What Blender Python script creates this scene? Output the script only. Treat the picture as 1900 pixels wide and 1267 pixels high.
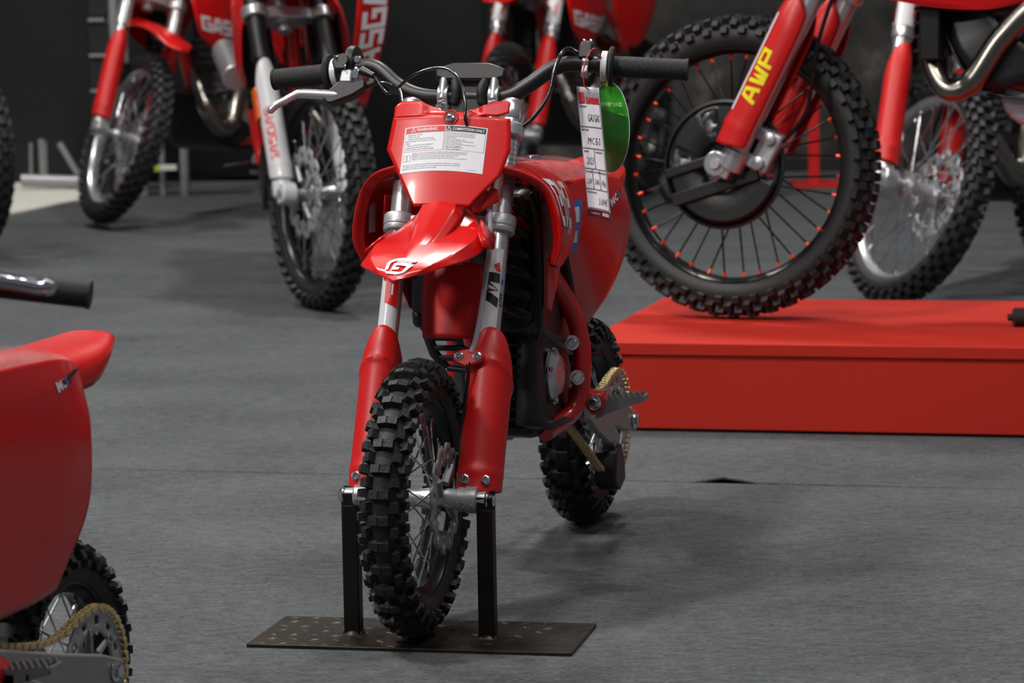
import bpy, bmesh, math, random
import numpy as np
from mathutils import Vector, Matrix

# ------------------------------------------------------------------ clear
for o in list(bpy.data.objects): bpy.data.objects.remove(o, do_unlink=True)
scn = bpy.context.scene
COL = scn.collection
R_ = math.radians
random.seed(7)

# ------------------------------------------------------------------ camera
FPX = 6142.0; CAMH = 1.054
PIT = math.atan(733.5/FPX); ROLL = R_(1.0)
fw = Vector((0, math.cos(PIT), -math.sin(PIT)))
rt0 = Vector((1, 0, 0)); up0 = rt0.cross(fw)
rt = rt0*math.cos(ROLL) - up0*math.sin(ROLL); up = rt0*math.sin(ROLL) + up0*math.cos(ROLL)
cd = bpy.data.cameras.new('camera'); cam = bpy.data.objects.new('camera', cd); COL.objects.link(cam)
cam.matrix_world = Matrix(((rt.x, up.x, -fw.x, 0), (rt.y, up.y, -fw.y, 0), (rt.z, up.z, -fw.z, CAMH), (0, 0, 0, 1)))
cd.sensor_width = 36; cd.lens = FPX/1900*36; cd.clip_start = .1; cd.clip_end = 100
cd.dof.use_dof = True; cd.dof.focus_distance = 4.98; cd.dof.aperture_fstop = 9.5
scn.camera = cam
CP = Vector((0, 0, CAMH))
def ground(px, py, z=0.0):          # reading the photograph: where a pixel meets a level plane
    v = fw + rt*((px-950)/FPX) - up*((py-633.5)/FPX)
    return CP + v*((z-CAMH)/v.z)

# ------------------------------------------------------------------ world, lights, exposure
w = bpy.data.worlds.new('hall'); scn.world = w; w.use_nodes = True
w.node_tree.nodes['Background'].inputs[0].default_value = (.62, .66, .75, 1)
w.node_tree.nodes['Background'].inputs[1].default_value = .15
def area(name, loc, size, power, color=(1, .97, .92), target=(0, 5, 0)):
    l = bpy.data.lights.new(name, 'AREA'); l.shape = 'DISK'; l.size = size; l.energy = power; l.color = color
    o = bpy.data.objects.new(name, l); COL.objects.link(o); o.location = loc
    d = Vector(target)-Vector(loc); o.rotation_euler = d.to_track_quat('-Z', 'Y').to_euler(); return o
# the hall's ceiling lamps, plus one added fill light at front left
area('hall_light', (-2.6, 4.2, 6.0), .7, 220, target=(-.3, 5.2, 0))
area('hall_light', (-4.4, 8.4, 6.2), .7, 190, target=(0, 7.0, 0))
area('hall_light', (1.4, 3.4, 6.0), .5, 75, target=(.2, 5.5, 0))
area('hall_light', (.6, 9.6, 6.2), .6, 215, target=(.8, 7.8, 0))
area('hall_light', (-2.7, 13.0, 5.6), .6, 150, target=(-2.2, 14.2, 0))
area('hall_light', (3.6, 7.6, 6.0), .6, 45, target=(1.0, 7.7, 0))
area('hall_light', (-5.0, 1.4, 5.0), .6, 165, target=(-.5, 4.6, .3))  # added fill from front left, brightens the foreground bike's side panel
for i in range(3):
    for j in range(2):
        area('hall_spot', (-2.4+i*1.1, 1.0+j*1.1, 6.4), .09, 14, (1, .95, .95), target=(-.2, 5.2, .4))
scn.view_settings.view_transform = 'Standard'; scn.view_settings.look = 'None'
scn.view_settings.exposure = 0.0; scn.view_settings.gamma = 1.0; scn.view_settings.use_curve_mapping = False

# ------------------------------------------------------------------ materials
def lin(c):
    return tuple((x/255/12.92 if x/255 <= .04045 else ((x/255+.055)/1.055)**2.4) for x in c)
def mat(name, rgb, rough=.5, metal=0.0, coat=0.0, bump=0.0, bscale=40, vary=0.0, vscale=6, alpha=1.0, spec=.5, trans=0.0, aniso=None):
    m = bpy.data.materials.new(name); m.use_nodes = True; nt = m.node_tree; b = nt.nodes['Principled BSDF']
    c = lin(rgb)+(1,)
    b.inputs['Base Color'].default_value = c; b.inputs['Roughness'].default_value = rough
    b.inputs['Metallic'].default_value = metal; b.inputs['Coat Weight'].default_value = coat
    b.inputs['Coat Roughness'].default_value = .08; b.inputs['Alpha'].default_value = alpha
    b.inputs['Specular IOR Level'].default_value = spec; b.inputs['Transmission Weight'].default_value = trans
    tc = nt.nodes.new('ShaderNodeTexCoord')
    if vary:
        n = nt.nodes.new('ShaderNodeTexNoise'); n.inputs['Scale'].default_value = vscale; n.inputs['Detail'].default_value = 5
        mx = nt.nodes.new('ShaderNodeMix'); mx.data_type = 'RGBA'
        nt.links.new(tc.outputs['Object'], n.inputs['Vector'])
        mr = nt.nodes.new('ShaderNodeMapRange'); mr.inputs[1].default_value = .3; mr.inputs[2].default_value = .7
        nt.links.new(n.outputs['Fac'], mr.inputs[0]); nt.links.new(mr.outputs[0], mx.inputs[0])
        mx.inputs[6].default_value = tuple(x*(1-vary) for x in c[:3])+(1,); mx.inputs[7].default_value = tuple(min(1, x*(1+vary)) for x in c[:3])+(1,)
        nt.links.new(mx.outputs[2], b.inputs['Base Color'])
    if bump:
        n2 = nt.nodes.new('ShaderNodeTexNoise'); n2.inputs['Scale'].default_value = bscale; n2.inputs['Detail'].default_value = 3
        mp = nt.nodes.new('ShaderNodeMapping'); nt.links.new(tc.outputs['Object'], mp.inputs[0])
        if aniso: mp.inputs['Scale'].default_value = aniso
        bp = nt.nodes.new('ShaderNodeBump'); bp.inputs['Strength'].default_value = bump; bp.inputs['Distance'].default_value = .004
        nt.links.new(mp.outputs[0], n2.inputs['Vector']); nt.links.new(n2.outputs['Fac'], bp.inputs['Height']); nt.links.new(bp.outputs[0], b.inputs['Normal'])
    return m
M = dict(
    red=mat('red_plastic', (203, 12, 11), .3, coat=.18, bump=.02, bscale=30, vary=.03),
    redmatt=mat('red_matt_plastic', (196, 18, 17), .42, bump=.04, bscale=120, vary=.04),
    redframe=mat('red_painted_steel', (196, 10, 12), .25, coat=.5, vary=.03),
    redseat=mat('red_seat_cover', (176, 14, 20), .5, bump=.1, bscale=60, vary=.05),
    film=mat('clear_film', (235, 205, 205), .12, alpha=.2, bump=1.0, bscale=28, coat=1.0, aniso=(1, 2.5, 1)),
    rubber=mat('black_rubber', (24, 24, 25), .58, bump=.15, bscale=150, vary=.25, vscale=20),
    knob=mat('knob_rubber', (25, 25, 26), .55, bump=.3, bscale=220, vary=.3, vscale=40),
    black=mat('black_plastic', (18, 18, 19), .42, bump=.05, bscale=100, vary=.1),
    blackm=mat('black_metal', (16, 16, 17), .28, .3, bump=.02, vary=.1),
    grip=mat('grip_rubber', (26, 26, 28), .65, bump=.5, bscale=500, vary=.1),
    dark=mat('dark_interior', (9, 9, 10), .6, vary=.1),
    alu=mat('brushed_aluminium', (200, 200, 203), .27, .8, bump=.04, bscale=60, vary=.06, aniso=(8, 8, .4)),
    chrome=mat('chrome', (215, 215, 220), .12, 1.0, vary=.02),
    cast=mat('cast_aluminium', (176, 176, 180), .42, .55, bump=.12, bscale=160, vary=.08),
    grey=mat('grey_anodised', (140, 140, 140), .45, .3, bump=.05, vary=.08),
    steel=mat('dark_steel', (38, 35, 31), .45, .75, bump=.15, bscale=90, vary=.3, vscale=14),
    plate=mat('scuffed_steel_plate', (50, 46, 39), .4, .7, bump=.5, bscale=60, vary=.45, vscale=9),
    white=mat('white_plastic', (214, 214, 216), .35, coat=.2, vary=.02),
    paper=mat('white_label', (222, 222, 228), .4, vary=.02),
    papgrey=mat('grey_label', (150, 150, 158), .35, vary=.05),
    ink=mat('black_ink', (16, 16, 26), .45, vary=.02),
    ink2=mat('grey_ink', (84, 86, 104), .45, vary=.02),
    redink=mat('red_ink', (205, 22, 28), .4, vary=.02),
    maroon=mat('maroon_ink', (84, 18, 28), .35, vary=.02),
    blueink=mat('blue_ink', (40, 110, 190), .4, vary=.02),
    green=mat('green_card', (48, 150, 32), .3, vary=.05, coat=.3),
    dkgreen=mat('dark_green_card', (28, 92, 24), .3, vary=.05, coat=.3),
    ltgreen=mat('pale_green_ink', (170, 220, 150), .4, vary=.02),
    yellow=mat('yellow_ink', (235, 220, 20), .4, vary=.02),
    orange=mat('orange_nipple', (235, 66, 20), .35, .3, vary=.02),
    reflector=mat('orange_reflector', (230, 96, 12), .2, coat=.6, vary=.05),
    clear=mat('clear_hose', (170, 172, 182), .25, alpha=.62, vary=.03),
    hose=mat('black_hose', (14, 14, 15), .22, coat=.5, vary=.02),
    gold=mat('gold_chain', (206, 186, 136), .35, .45, vary=.1, vscale=60),
    string=mat('red_string', (200, 40, 34), .5, vary=.05),
    exhaust=mat('steel_exhaust', (138, 134, 126), .25, 1.0, vary=.12, vscale=8),
    podium=mat('red_painted_board', (180, 40, 28), .65, spec=.2, bump=.05, bscale=12, vary=.05, vscale=2.5),
    truss=mat('grey_truss', (150, 150, 152), .4, .4, vary=.05),
    whitefl=mat('white_floor_board', (225, 225, 215), .5, vary=.03),
    neon=mat('green_tape', (170, 210, 40), .5, vary=.02),
)
def carpet_mat():
    m = bpy.data.materials.new('grey_carpet'); m.use_nodes = True; nt = m.node_tree; b = nt.nodes['Principled BSDF']
    b.inputs['Roughness'].default_value = .95; b.inputs['Specular IOR Level'].default_value = .15
    tc = nt.nodes.new('ShaderNodeTexCoord')
    def noise(s, det, sc=(1, 1, 1)):
        mp = nt.nodes.new('ShaderNodeMapping'); mp.inputs['Scale'].default_value = sc
        n = nt.nodes.new('ShaderNodeTexNoise'); n.inputs['Scale'].default_value = s; n.inputs['Detail'].default_value = det
        nt.links.new(tc.outputs['Object'], mp.inputs[0]); nt.links.new(mp.outputs[0], n.inputs['Vector']); return n
    n1 = noise(230, 4, (.5, 1.3, 1)); n2 = noise(2.6, 5, (.9, 1.2, 1)); n3 = noise(42, 3, (.7, 1.3, 1))
    def mth(op, a, bb):
        q = nt.nodes.new('ShaderNodeMath'); q.operation = op
        for i, v in enumerate((a, bb)):
            if isinstance(v, (int, float)): q.inputs[i].default_value = v
            else: nt.links.new(v, q.inputs[i])
        return q.outputs[0]
    s = mth('ADD', mth('MULTIPLY', n1.outputs[0], .55), mth('ADD', mth('MULTIPLY', n3.outputs[0], .3), mth('MULTIPLY', n2.outputs[0], .22)))
    cr = nt.nodes.new('ShaderNodeValToRGB'); cr.color_ramp.elements[0].position = .38; cr.color_ramp.elements[1].position = .78
    cr.color_ramp.elements[0].color = lin((52, 54, 56))+(1,); cr.color_ramp.elements[1].color = lin((108, 111, 114))+(1,)
    nt.links.new(s, cr.inputs[0]); nt.links.new(cr.outputs[0], b.inputs['Base Color'])
    bp = nt.nodes.new('ShaderNodeBump'); bp.inputs['Strength'].default_value = .5; bp.inputs['Distance'].default_value = .003
    nt.links.new(n1.outputs[0], bp.inputs['Height']); nt.links.new(bp.outputs[0], b.inputs['Normal'])
    return m
M['carpet'] = carpet_mat()
def rock_mat(name, c0, c1, c2, scale):
    m = bpy.data.materials.new(name); m.use_nodes = True; nt = m.node_tree; b = nt.nodes['Principled BSDF']
    b.inputs['Roughness'].default_value = .8
    tc = nt.nodes.new('ShaderNodeTexCoord'); n = nt.nodes.new('ShaderNodeTexNoise'); n.inputs['Scale'].default_value = scale; n.inputs['Detail'].default_value = 8
    nt.links.new(tc.outputs['Object'], n.inputs['Vector']); cr = nt.nodes.new('ShaderNodeValToRGB')
    cr.color_ramp.elements[0].position = .35; cr.color_ramp.elements[0].color = lin(c0)+(1,)
    cr.color_ramp.elements[1].position = .62; cr.color_ramp.elements[1].color = lin(c1)+(1,)
    e = cr.color_ramp.elements.new(.72); e.color = lin(c2)+(1,)
    nt.links.new(n.outputs['Fac'], cr.inputs[0]); nt.links.new(cr.outputs[0], b.inputs['Base Color']); return m
M['wall'] = rock_mat('dark_backdrop', (30, 32, 34), (44, 46, 48), (48, 50, 52), 1.2)
M['rock'] = rock_mat('dark_rock_print', (24, 23, 22), (52, 50, 48), (92, 84, 76), 5.0)

# ------------------------------------------------------------------ mesh helpers
def new_obj(name, me, parent=None, bevel=0, solid=0, sub=0, mw=None, seg=2):
    o = bpy.data.objects.new(name, me); COL.objects.link(o)
    if parent is not None: o.parent = parent
    if mw is not None: o.matrix_local = mw
    if solid:
        md = o.modifiers.new('solid', 'SOLIDIFY'); md.thickness = solid; md.offset = -1
    if sub:
        md = o.modifiers.new('sub', 'SUBSURF'); md.levels = sub; md.render_levels = sub
    if bevel:
        md = o.modifiers.new('bevel', 'BEVEL'); md.width = bevel; md.segments = seg; md.limit_method = 'ANGLE'; md.angle_limit = R_(40)
    return o
def crom(pts, k=6, closed=False):
    P = [Vector(p) for p in pts]; n = len(P); out = []
    rng = n if closed else n-1
    for i in range(rng):
        if closed: a, b, c, d = P[i-1], P[i], P[(i+1) % n], P[(i+2) % n]
        else:
            b, c = P[i], P[i+1]; a = P[i-1] if i > 0 else b*2-c; d = P[i+2] if i+2 < n else c*2-b
        for j in range(k):
            t = j/k
            out.append(.5*((2*b)+(c-a)*t+(2*a-5*b+4*c-d)*t*t+(3*b-a-3*c+d)*t**3))
    if not closed: out.append(P[-1].copy())
    return out
class MB:
    def __init__(s, T=None): s.v = []; s.f = []; s.mi = []; s.T = T or Matrix.Identity(4); s.m = 0
    def add(s, vs, fs, T=None):
        b = len(s.v); TT = s.T @ T if T is not None else s.T
        s.v += [TT @ Vector(p) for p in vs]; s.f += [[b+i for i in f] for f in fs]; s.mi += [s.m]*len(fs); return s
    def box(s, c, d, T=None, taper=(1, 1)):
        x, y, z = d[0]/2, d[1]/2, d[2]/2; C = Vector(c); vs = []
        for k, (tx, ty) in ((-1, (1, 1)), (1, taper)):
            for a, b in ((-1, -1), (1, -1), (1, 1), (-1, 1)): vs.append(C+Vector((a*x*tx, b*y*ty, k*z)))
        return s.add(vs, [(3, 2, 1, 0), (4, 5, 6, 7), (0, 1, 5, 4), (1, 2, 6, 5), (2, 3, 7, 6), (3, 0, 4, 7)], T)
    def tube(s, path, r, n=12, closed=False, caps=True, flat=1.0, T=None):
        P = [Vector(p) for p in path]; N = len(P); rr = r if isinstance(r, (list, tuple)) else [r]*N
        tg = []
        for i in range(N):
            a = P[(i+1) % N] if (closed or i+1 < N) else P[i]; b = P[i-1] if (closed or i > 0) else P[i]
            tg.append((a-b).normalized())
        ref = Vector((0, 0, 1)) if abs(tg[0].z) < .9 else Vector((0, 1, 0))
        nx = (ref-tg[0]*ref.dot(tg[0])).normalized(); vs = []
        for i in range(N):
            nx = (nx-tg[i]*nx.dot(tg[i])).normalized(); ny = tg[i].cross(nx)
            for k in range(n):
                a = 2*math.pi*k/n; vs.append(P[i]+nx*(math.cos(a)*rr[i])+ny*(math.sin(a)*rr[i]*flat))
        fs = []
        for i in range(N if closed else N-1):
            j = (i+1) % N
            for k in range(n): fs.append((i*n+k, i*n+(k+1) % n, j*n+(k+1) % n, j*n+k))
        if caps and not closed: fs.append(tuple(range(n-1, -1, -1))); fs.append(tuple((N-1)*n+k for k in range(n)))
        return s.add(vs, fs, T)
    def lathe(s, prof, c=(0, 0, 0), axis=(0, 1, 0), n=24, closed=False, T=None):
        """prof: (r, h) pairs along axis"""
        ax = Vector(axis).normalized(); ref = Vector((0, 0, 1)) if abs(ax.z) < .9 else Vector((1, 0, 0))
        e1 = (ref-ax*ref.dot(ax)).normalized(); e2 = ax.cross(e1); C = Vector(c); vs = []
        for r, h in prof:
            for k in range(n):
                a = 2*math.pi*k/n; vs.append(C+ax*h+e1*(math.cos(a)*r)+e2*(math.sin(a)*r))
        m = len(prof); fs = []
        for i in range(m if closed else m-1):
            j = (i+1) % m
            for k in range(n): fs.append((i*n+k, j*n+k, j*n+(k+1) % n, i*n+(k+1) % n))
        if not closed:
            fs.append(tuple(range(n))); fs.append(tuple((m-1)*n+k for k in range(n-1, -1, -1)))
        return s.add(vs, fs, T)
    def cyl(s, a, b, r, n=12, r2=None, T=None):
        return s.tube([a, b], [r, r if r2 is None else r2], n, T=T)
    def prism(s, pts, h0, h1, T=None, ax=(0, 1)):
        """outline in a plane extruded; ax picks which two coords; third gets h0..h1"""
        o = [i for i in range(3) if i not in ax][0]; n = len(pts); vs = []
        for h in (h0, h1):
            for p in pts:
                q = [0, 0, 0]; q[ax[0]] = p[0]; q[ax[1]] = p[1]; q[o] = h; vs.append(q)
        fs = [tuple(range(n-1, -1, -1)), tuple(range(n, 2*n))]+[(i, (i+1) % n, n+(i+1) % n, n+i) for i in range(n)]
        return s.add(vs, fs, T)
    def grid(s, fn, nu, nv, T=None, flip=False):
        vs = [fn(i/nu, j/nv) for i in range(nu+1) for j in range(nv+1)]; fs = []
        for i in range(nu):
            for j in range(nv):
                a = i*(nv+1)+j; q = (a, a+1, a+nv+2, a+nv+1); fs.append(q[::-1] if flip else q)
        return s.add(vs, fs, T)
    def build(s, name, mats, parent=None, bevel=0, solid=0, sub=0, fixn=True, ang=38, mw=None, seg=2):
        me = bpy.data.meshes.new(name); me.from_pydata([tuple(p) for p in s.v], [], s.f)
        if not isinstance(mats, (list, tuple)): mats = [mats]
        for m in mats: me.materials.append(m)
        if len(mats) > 1: me.polygons.foreach_set('material_index', s.mi)
        if fixn and len(s.v) < 60000:
            bm = bmesh.new(); bm.from_mesh(me); bmesh.ops.recalc_face_normals(bm, faces=bm.faces); bm.to_mesh(me); bm.free()
        me.polygons.foreach_set('use_smooth', [True]*len(me.polygons)); me.set_sharp_from_angle(angle=R_(ang)); me.update()
        return new_obj(name, me, parent, bevel, solid, sub, mw, seg)
def tag(o, label, cat, group=None, kind=None):
    o['label'] = label; o['category'] = cat
    if group: o['group'] = group
    if kind: o['kind'] = kind
    return o
def empty(name, T, label=None, cat=None, group=None):
    o = bpy.data.objects.new(name, None); COL.objects.link(o); o.matrix_world = T; o.empty_display_size = .05
    if label: tag(o, label, cat, group)
    return o
class Patch:
    """smooth sheet through a grid of control points"""
    sg = 1.0
    def __init__(s, C, ls=False, lt=False): s.C = [[Vector(p) for p in r] for r in C]; s.ls = ls; s.lt = lt
    @staticmethod
    def _i(P, t, linear):
        n = len(P)-1; x = min(max(t, 0), 1)*n; i = min(int(x), n-1); f = x-i
        if linear: return P[i].lerp(P[i+1], f)
        b, c = P[i], P[i+1]; a = P[i-1] if i > 0 else b*2-c; d = P[i+2] if i+2 <= n else c*2-b
        return .5*((2*b)+(c-a)*f+(2*a-5*b+4*c-d)*f*f+(3*b-a-3*c+d)*f**3)
    def __call__(s, u, v): return s._i([s._i(r, v, s.lt) for r in s.C], u, s.ls)
    def nrm(s, u, v):
        e = .004; a = s(min(1, u+e), v)-s(max(0, u-e), v); b = s(u, min(1, v+e))-s(u, max(0, v-e)); return b.cross(a).normalized()
    def build(s, name, m, parent, nu=20, nv=20, th=.003, T=None, outside=None):
        n = s.nrm(.5, .5); c = s(.5, .5)
        s.sg = 1.0
        if outside is not None and n.dot(Vector(outside)) < 0: s.sg = -1.0
        mb = MB(T); mb.grid(lambda a, b: s(a, b), nu, nv, flip=(s.sg > 0))
        # orientation: quad (a, a+1, ..) normal = dv x du ; nrm is dv x du as well -> no flip needed when sg>0
        mb.f = [f[::-1] for f in mb.f]
        return mb.build(name, m, parent, solid=th, fixn=False)
    def on(s, u, v, off=.0012): return s(u, v)+s.nrm(u, v)*off*s.sg
_tc = {}
def text_geo(st, bold=0, res=2):
    k = (st, bold, res)
    if k in _tc: return _tc[k]
    cu = bpy.data.curves.new('t', 'FONT'); cu.body = st; cu.size = 1; cu.offset = bold; cu.resolution_u = res
    o = bpy.data.objects.new('t', cu); COL.objects.link(o); dg = bpy.context.evaluated_depsgraph_get()
    me = bpy.data.meshes.new_from_object(o.evaluated_get(dg)); vs = [(v.co.x, v.co.y) for v in me.vertices]; fs = [tuple(p.vertices) for p in me.polygons]
    bpy.data.objects.remove(o, do_unlink=True); bpy.data.curves.remove(cu); bpy.data.meshes.remove(me)
    x1 = max([v[0] for v in vs] or [1]); _tc[k] = (vs, fs, x1); return _tc[k]
def put_text(mb, st, x, y, h, fn, width=None, bold=0, res=1, rot=0, shear=0, maxw=None):
    """lay writing on a surface: fn(x, y) -> point; h = cap height"""
    vs, fs, x1 = text_geo(st, bold, res); sy = h/.70; sx = sy if width is None else width/x1
    if maxw and x1*sx > maxw: sx = maxw/x1
    c, s = math.cos(rot), math.sin(rot); out = []
    for a, b in vs:
        p = a*sx+b*sy*shear; q = b*sy; out.append(fn(x+p*c-q*s, y+p*s+q*c))
    mb.add(out, fs)
def rect_on(mb, x0, y0, x1, y1, fn, n=6, m=2):
    mb.grid(lambda a, b: fn(x0+(x1-x0)*a, y0+(y1-y0)*b), n, m)
def ribbon(path, wd, closed=False):
    P = [Vector((p[0], p[1])) for p in path]; n = len(P); L = []; Rr = []
    for i in range(n):
        a = P[i-1] if (i > 0 or closed) else None; b = P[(i+1) % n] if (i+1 < n or closed) else None
        d1 = (P[i]-a).normalized() if a is not None else None; d2 = (b-P[i]).normalized() if b is not None else None
        if d1 is None: d1 = d2
        if d2 is None: d2 = d1
        t = (d1+d2).normalized(); nn = Vector((-t.y, t.x)); k = 1/max(.45, nn.dot(Vector((-d1.y, d1.x))))
        L.append(P[i]+nn*wd/2*k); Rr.append(P[i]-nn*wd/2*k)
    vs = L+Rr; fs = [(i, (i+1) % n, n+(i+1) % n, n+i) for i in range(n if closed else n-1)]
    return vs, fs
LET = dict(G=[[(4, 5), (0, 5), (0, 0), (4, 0), (4, 2.6), (2, 2.6)]], A=[[(0, -.4), (1.1, 5), (2.9, 5), (4, -.4)], [(.8, 1.6), (3.2, 1.6)]],
           S=[[(4, 5), (0, 5), (0, 2.6), (4, 2.6), (4, 0), (0, 0)]], W=[[(0, 5.4), (.7, 0), (1.6, 0), (2, 3.6), (2.4, 0), (3.3, 0), (4, 5.4)]],
           P=[[(0, -.4), (0, 5), (4, 5), (4, 2.2), (0, 2.2)]])
def subdiv(vs, fs, k=3):
    out = []; of = []
    for f in fs:
        a, b, c, d = [vs[i] for i in f]
        base = len(out)
        for i in range(k+1):
            p = a.lerp(b, i/k); q = d.lerp(c, i/k); out += [p, q]
        for i in range(k): of.append((base+2*i, base+2*i+2, base+2*i+3, base+2*i+1))
    return out, of
def logo(mb, word, x, y, h, fn, rot=0, shear=.15, wd=1.15, sp=5.6, wx=1.0):
    s = h/5; c, si = math.cos(rot), math.sin(rot)
    for k, ch in enumerate(word):
        for path in LET[ch]:
            vs, fs = ribbon(path, wd); vs, fs = subdiv(vs, fs, 5); out = []
            for v in vs:
                p = (v.x*wx+k*sp*wx+v.y*shear)*s; q = v.y*s; out.append(fn(x+p*c-q*si, y+p*si+q*c))
            mb.add(out, fs)
def emblem(mb, x, y, h, fn, rot=0, shear=.2, wd=.85, wx=1.0, parts=2):
    s = h/5; c, si = math.cos(rot), math.sin(rot)
    P1 = [(5.2, 5), (1.3, 5), (.3, 4.6), (0, 3.9), (0, 1.3)]
    P2 = [(0, 0), (4.2, 0), (5.0, .4), (5.2, 1.1), (5.2, 3.3), (1.9, 3.3), (1.9, 1.7), (3.4, 1.7)]
    for path in (P1, P2):
        vs, fs = ribbon(path, wd); vs, fs = subdiv(vs, fs, 3); out = []
        for v in vs:
            p = (v.x*wx+v.y*shear)*s; q = v.y*s; out.append(fn(x+p*c-q*si, y+p*si+q*c))
        mb.add(out, fs)
def deca(mb, name, m, parent, th=0): return mb.build(name, m, parent, fixn=False, solid=th)
def screw(parent, c, ax, r=.007, name='screw', m=None, T=None):
    mb = MB(T); mb.lathe([(r*1.15, -.001), (r*1.15, .0015), (r*.8, .002), (r*.8, .005), (r*.7, .006), (r*.42, .006), (r*.4, .003), (0.0003, .003)], c, ax, 14)
    return mb.build(name, m or M['chrome'], parent)
def hexbolt(parent, c, ax, r=.008, name='bolt', T=None):
    mb = MB(T); mb.lathe([(r*1.5, 0), (r*1.5, .002), (r*1.1, .003)], c, ax, 20); mb.lathe([(r, .002), (r, .009), (r*.85, .0105)], c, ax, 6)
    return mb.build(name, M['chrome'], parent)

# ------------------------------------------------------------------ wheels
def tire_mesh(T, R, W, rim_r, kh, rows, kinds, seg=72, kl=.42):
    mb = MB(T); Rc = R-kh; av = (Rc-rim_r)/1.62; ah = W/2-kh*.55; rc = Rc-av
    ths = [R_(a) for a in range(-128, 129, 16)]
    prof = [(rc+av*math.cos(t), ah*math.sin(t)*(1 if abs(t) < 2 else .96)) for t in ths]
    mb.lathe(prof, n=seg, closed=True)
    pitch = 2*math.pi/rows; mb.m = 1
    for i in range(rows):
        for (th, wd, ln, ph, hs) in kinds:
            for sg in ((-1, 1) if th else (1,)):
                a = (i+ph)*pitch; t = R_(th)*sg
                r0 = rc+av*math.cos(t); y0 = ah*math.sin(t)
                nr, ny = math.cos(t)*ah, math.sin(t)*av; l = math.hypot(nr, ny); nr /= l; ny /= l
                N = Vector((math.cos(a)*nr, ny, math.sin(a)*nr)); Tt = Vector((-math.sin(a), 0, math.cos(a))); S = N.cross(Tt)
                C = Vector((math.cos(a)*r0, y0, math.sin(a)*r0)); vs = []
                for hh, k in ((-.004, 1.12), (kh*hs, .88)):
                    for p, q in ((-1, -1), (1, -1), (1, 1), (-1, 1)):
                        vs.append(C+N*hh+Tt*(p*ln/2*k)+S*(q*wd/2*k))
                mb.add(vs, [(3, 2, 1, 0), (4, 5, 6, 7), (0, 1, 5, 4), (1, 2, 6, 5), (2, 3, 7, 6), (3, 0, 4, 7)])
    return mb
_sp = {}
def spoke_mesh(key, m1, m2, r, nip):
    if key in _sp: return _sp[key]
    mb = MB(); mb.tube([(0, 0, 0), (0, 0, 1)], r, 6); mb.m = 1; mb.tube([(0, 0, 1-nip), (0, 0, 1)], [r*1.7, r*2.0], 8)
    o = mb.build('spoke', [m1, m2]); me = o.data; bpy.data.objects.remove(o); _sp[key] = me; return me
def wheel(parent, name, T, R, W, rim_r, rows, kinds, kh, rim_m, hub_m, nsp=28, hub_r=.022, hub_w=.075, fl_r=.032, spk=('s', 'chrome', 'chrome'), spr=.0016, nip=.12,
          disc=None, disc_y=.05, disc_m=None, rw=.045, tire_seg=72, sidetext=None):
    mb = MB(T); h = rw/2
    mb.lathe([(rim_r+.007, -h), (rim_r+.007, -h+.003), (rim_r-.001, -h+.005), (rim_r-.004, -h*.55), (rim_r-.012, -h*.35), (rim_r-.012, h*.35), (rim_r-.004, h*.55), (rim_r-.001, h-.005), (rim_r+.007, h-.003),
              (rim_r+.007, h), (rim_r-.004, h), (rim_r-.008, h*.7), (rim_r-.016, h*.45), (rim_r-.016, -h*.45), (rim_r-.008, -h*.7), (rim_r-.004, -h)], n=72, closed=True)
    wo = mb.build(name, rim_m, parent)
    t = tire_mesh(T, R, W, rim_r, kh, rows, kinds, tire_seg).build('tire', [M['rubber'], M['knob']], wo, fixn=False)
    mb = MB(T); k = hub_w/2
    mb.lathe([(hub_r*.8, -k-.012), (hub_r*.9, -k-.004), (fl_r, -k-.002), (fl_r, -k+.003), (hub_r, -k+.006), (hub_r*.8, 0), (hub_r, k-.006), (fl_r, k-.003), (fl_r, k+.002), (hub_r*.9, k+.004), (hub_r*.8, k+.012)], n=28)
    mb.build('hub', hub_m, wo)
    me = spoke_mesh(spk[0]+str(round(R, 3)), M[spk[1]], M[spk[2]], spr, nip)
    for i in range(nsp):
        side = 1 if i % 2 else -1; d = 1 if (i//2) % 2 else -1
        a = 2*math.pi*(i+.5)/nsp; ah = a+d*R_(38)
        p = Vector((math.cos(ah)*fl_r*.9, side*k, math.sin(ah)*fl_r*.9)); q = Vector((math.cos(a)*(rim_r-.014), side*.004, math.sin(a)*(rim_r-.014)))
        L = (q-p).length; Rm = (q-p).to_track_quat('Z', 'Y').to_matrix().to_4x4()
        new_obj('spoke', me, wo, mw=T @ Matrix.Translation(p) @ Rm @ Matrix.Diagonal((1, 1, L, 1)))
    if disc:
        n = 96; r0, r1 = disc*.66, disc; vs = []; fs = []; mb = MB(T)
        rings = [r0, r0+(r1-r0)*.3, r0+(r1-r0)*.72, r1]
        for ri, r in enumerate(rings):
            for q in range(n):
                a = 2*math.pi*q/n; rr = r
                if ri in (0, 3): rr = r+(.05*disc)*(1 if (q % 8) in (1, 2, 3, 4, 5) else -1)*(1 if ri == 3 else .8)
                vs.append((math.cos(a)*rr, disc_y, math.sin(a)*rr))
        for ri in range(3):
            for q in range(n):
                if ri == 1 and (q % 8) in (2, 3): continue
                fs.append((ri*n+q, ri*n+(q+1) % n, (ri+1)*n+(q+1) % n, (ri+1)*n+q))
        mb.add(vs, fs)
        for q in range(4):
            a = q*math.pi/2+.4; ct, st = math.cos(a), math.sin(a)
            mb.tube([(ct*fl_r*.8, disc_y-.004, st*fl_r*.8), (math.cos(a+.25)*disc*.7, disc_y-.001, math.sin(a+.25)*disc*.7)], [.007, .006], 6)
        mb.build('brake_disc', disc_m or M['cast'], wo, solid=.003)
    return wo
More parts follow.
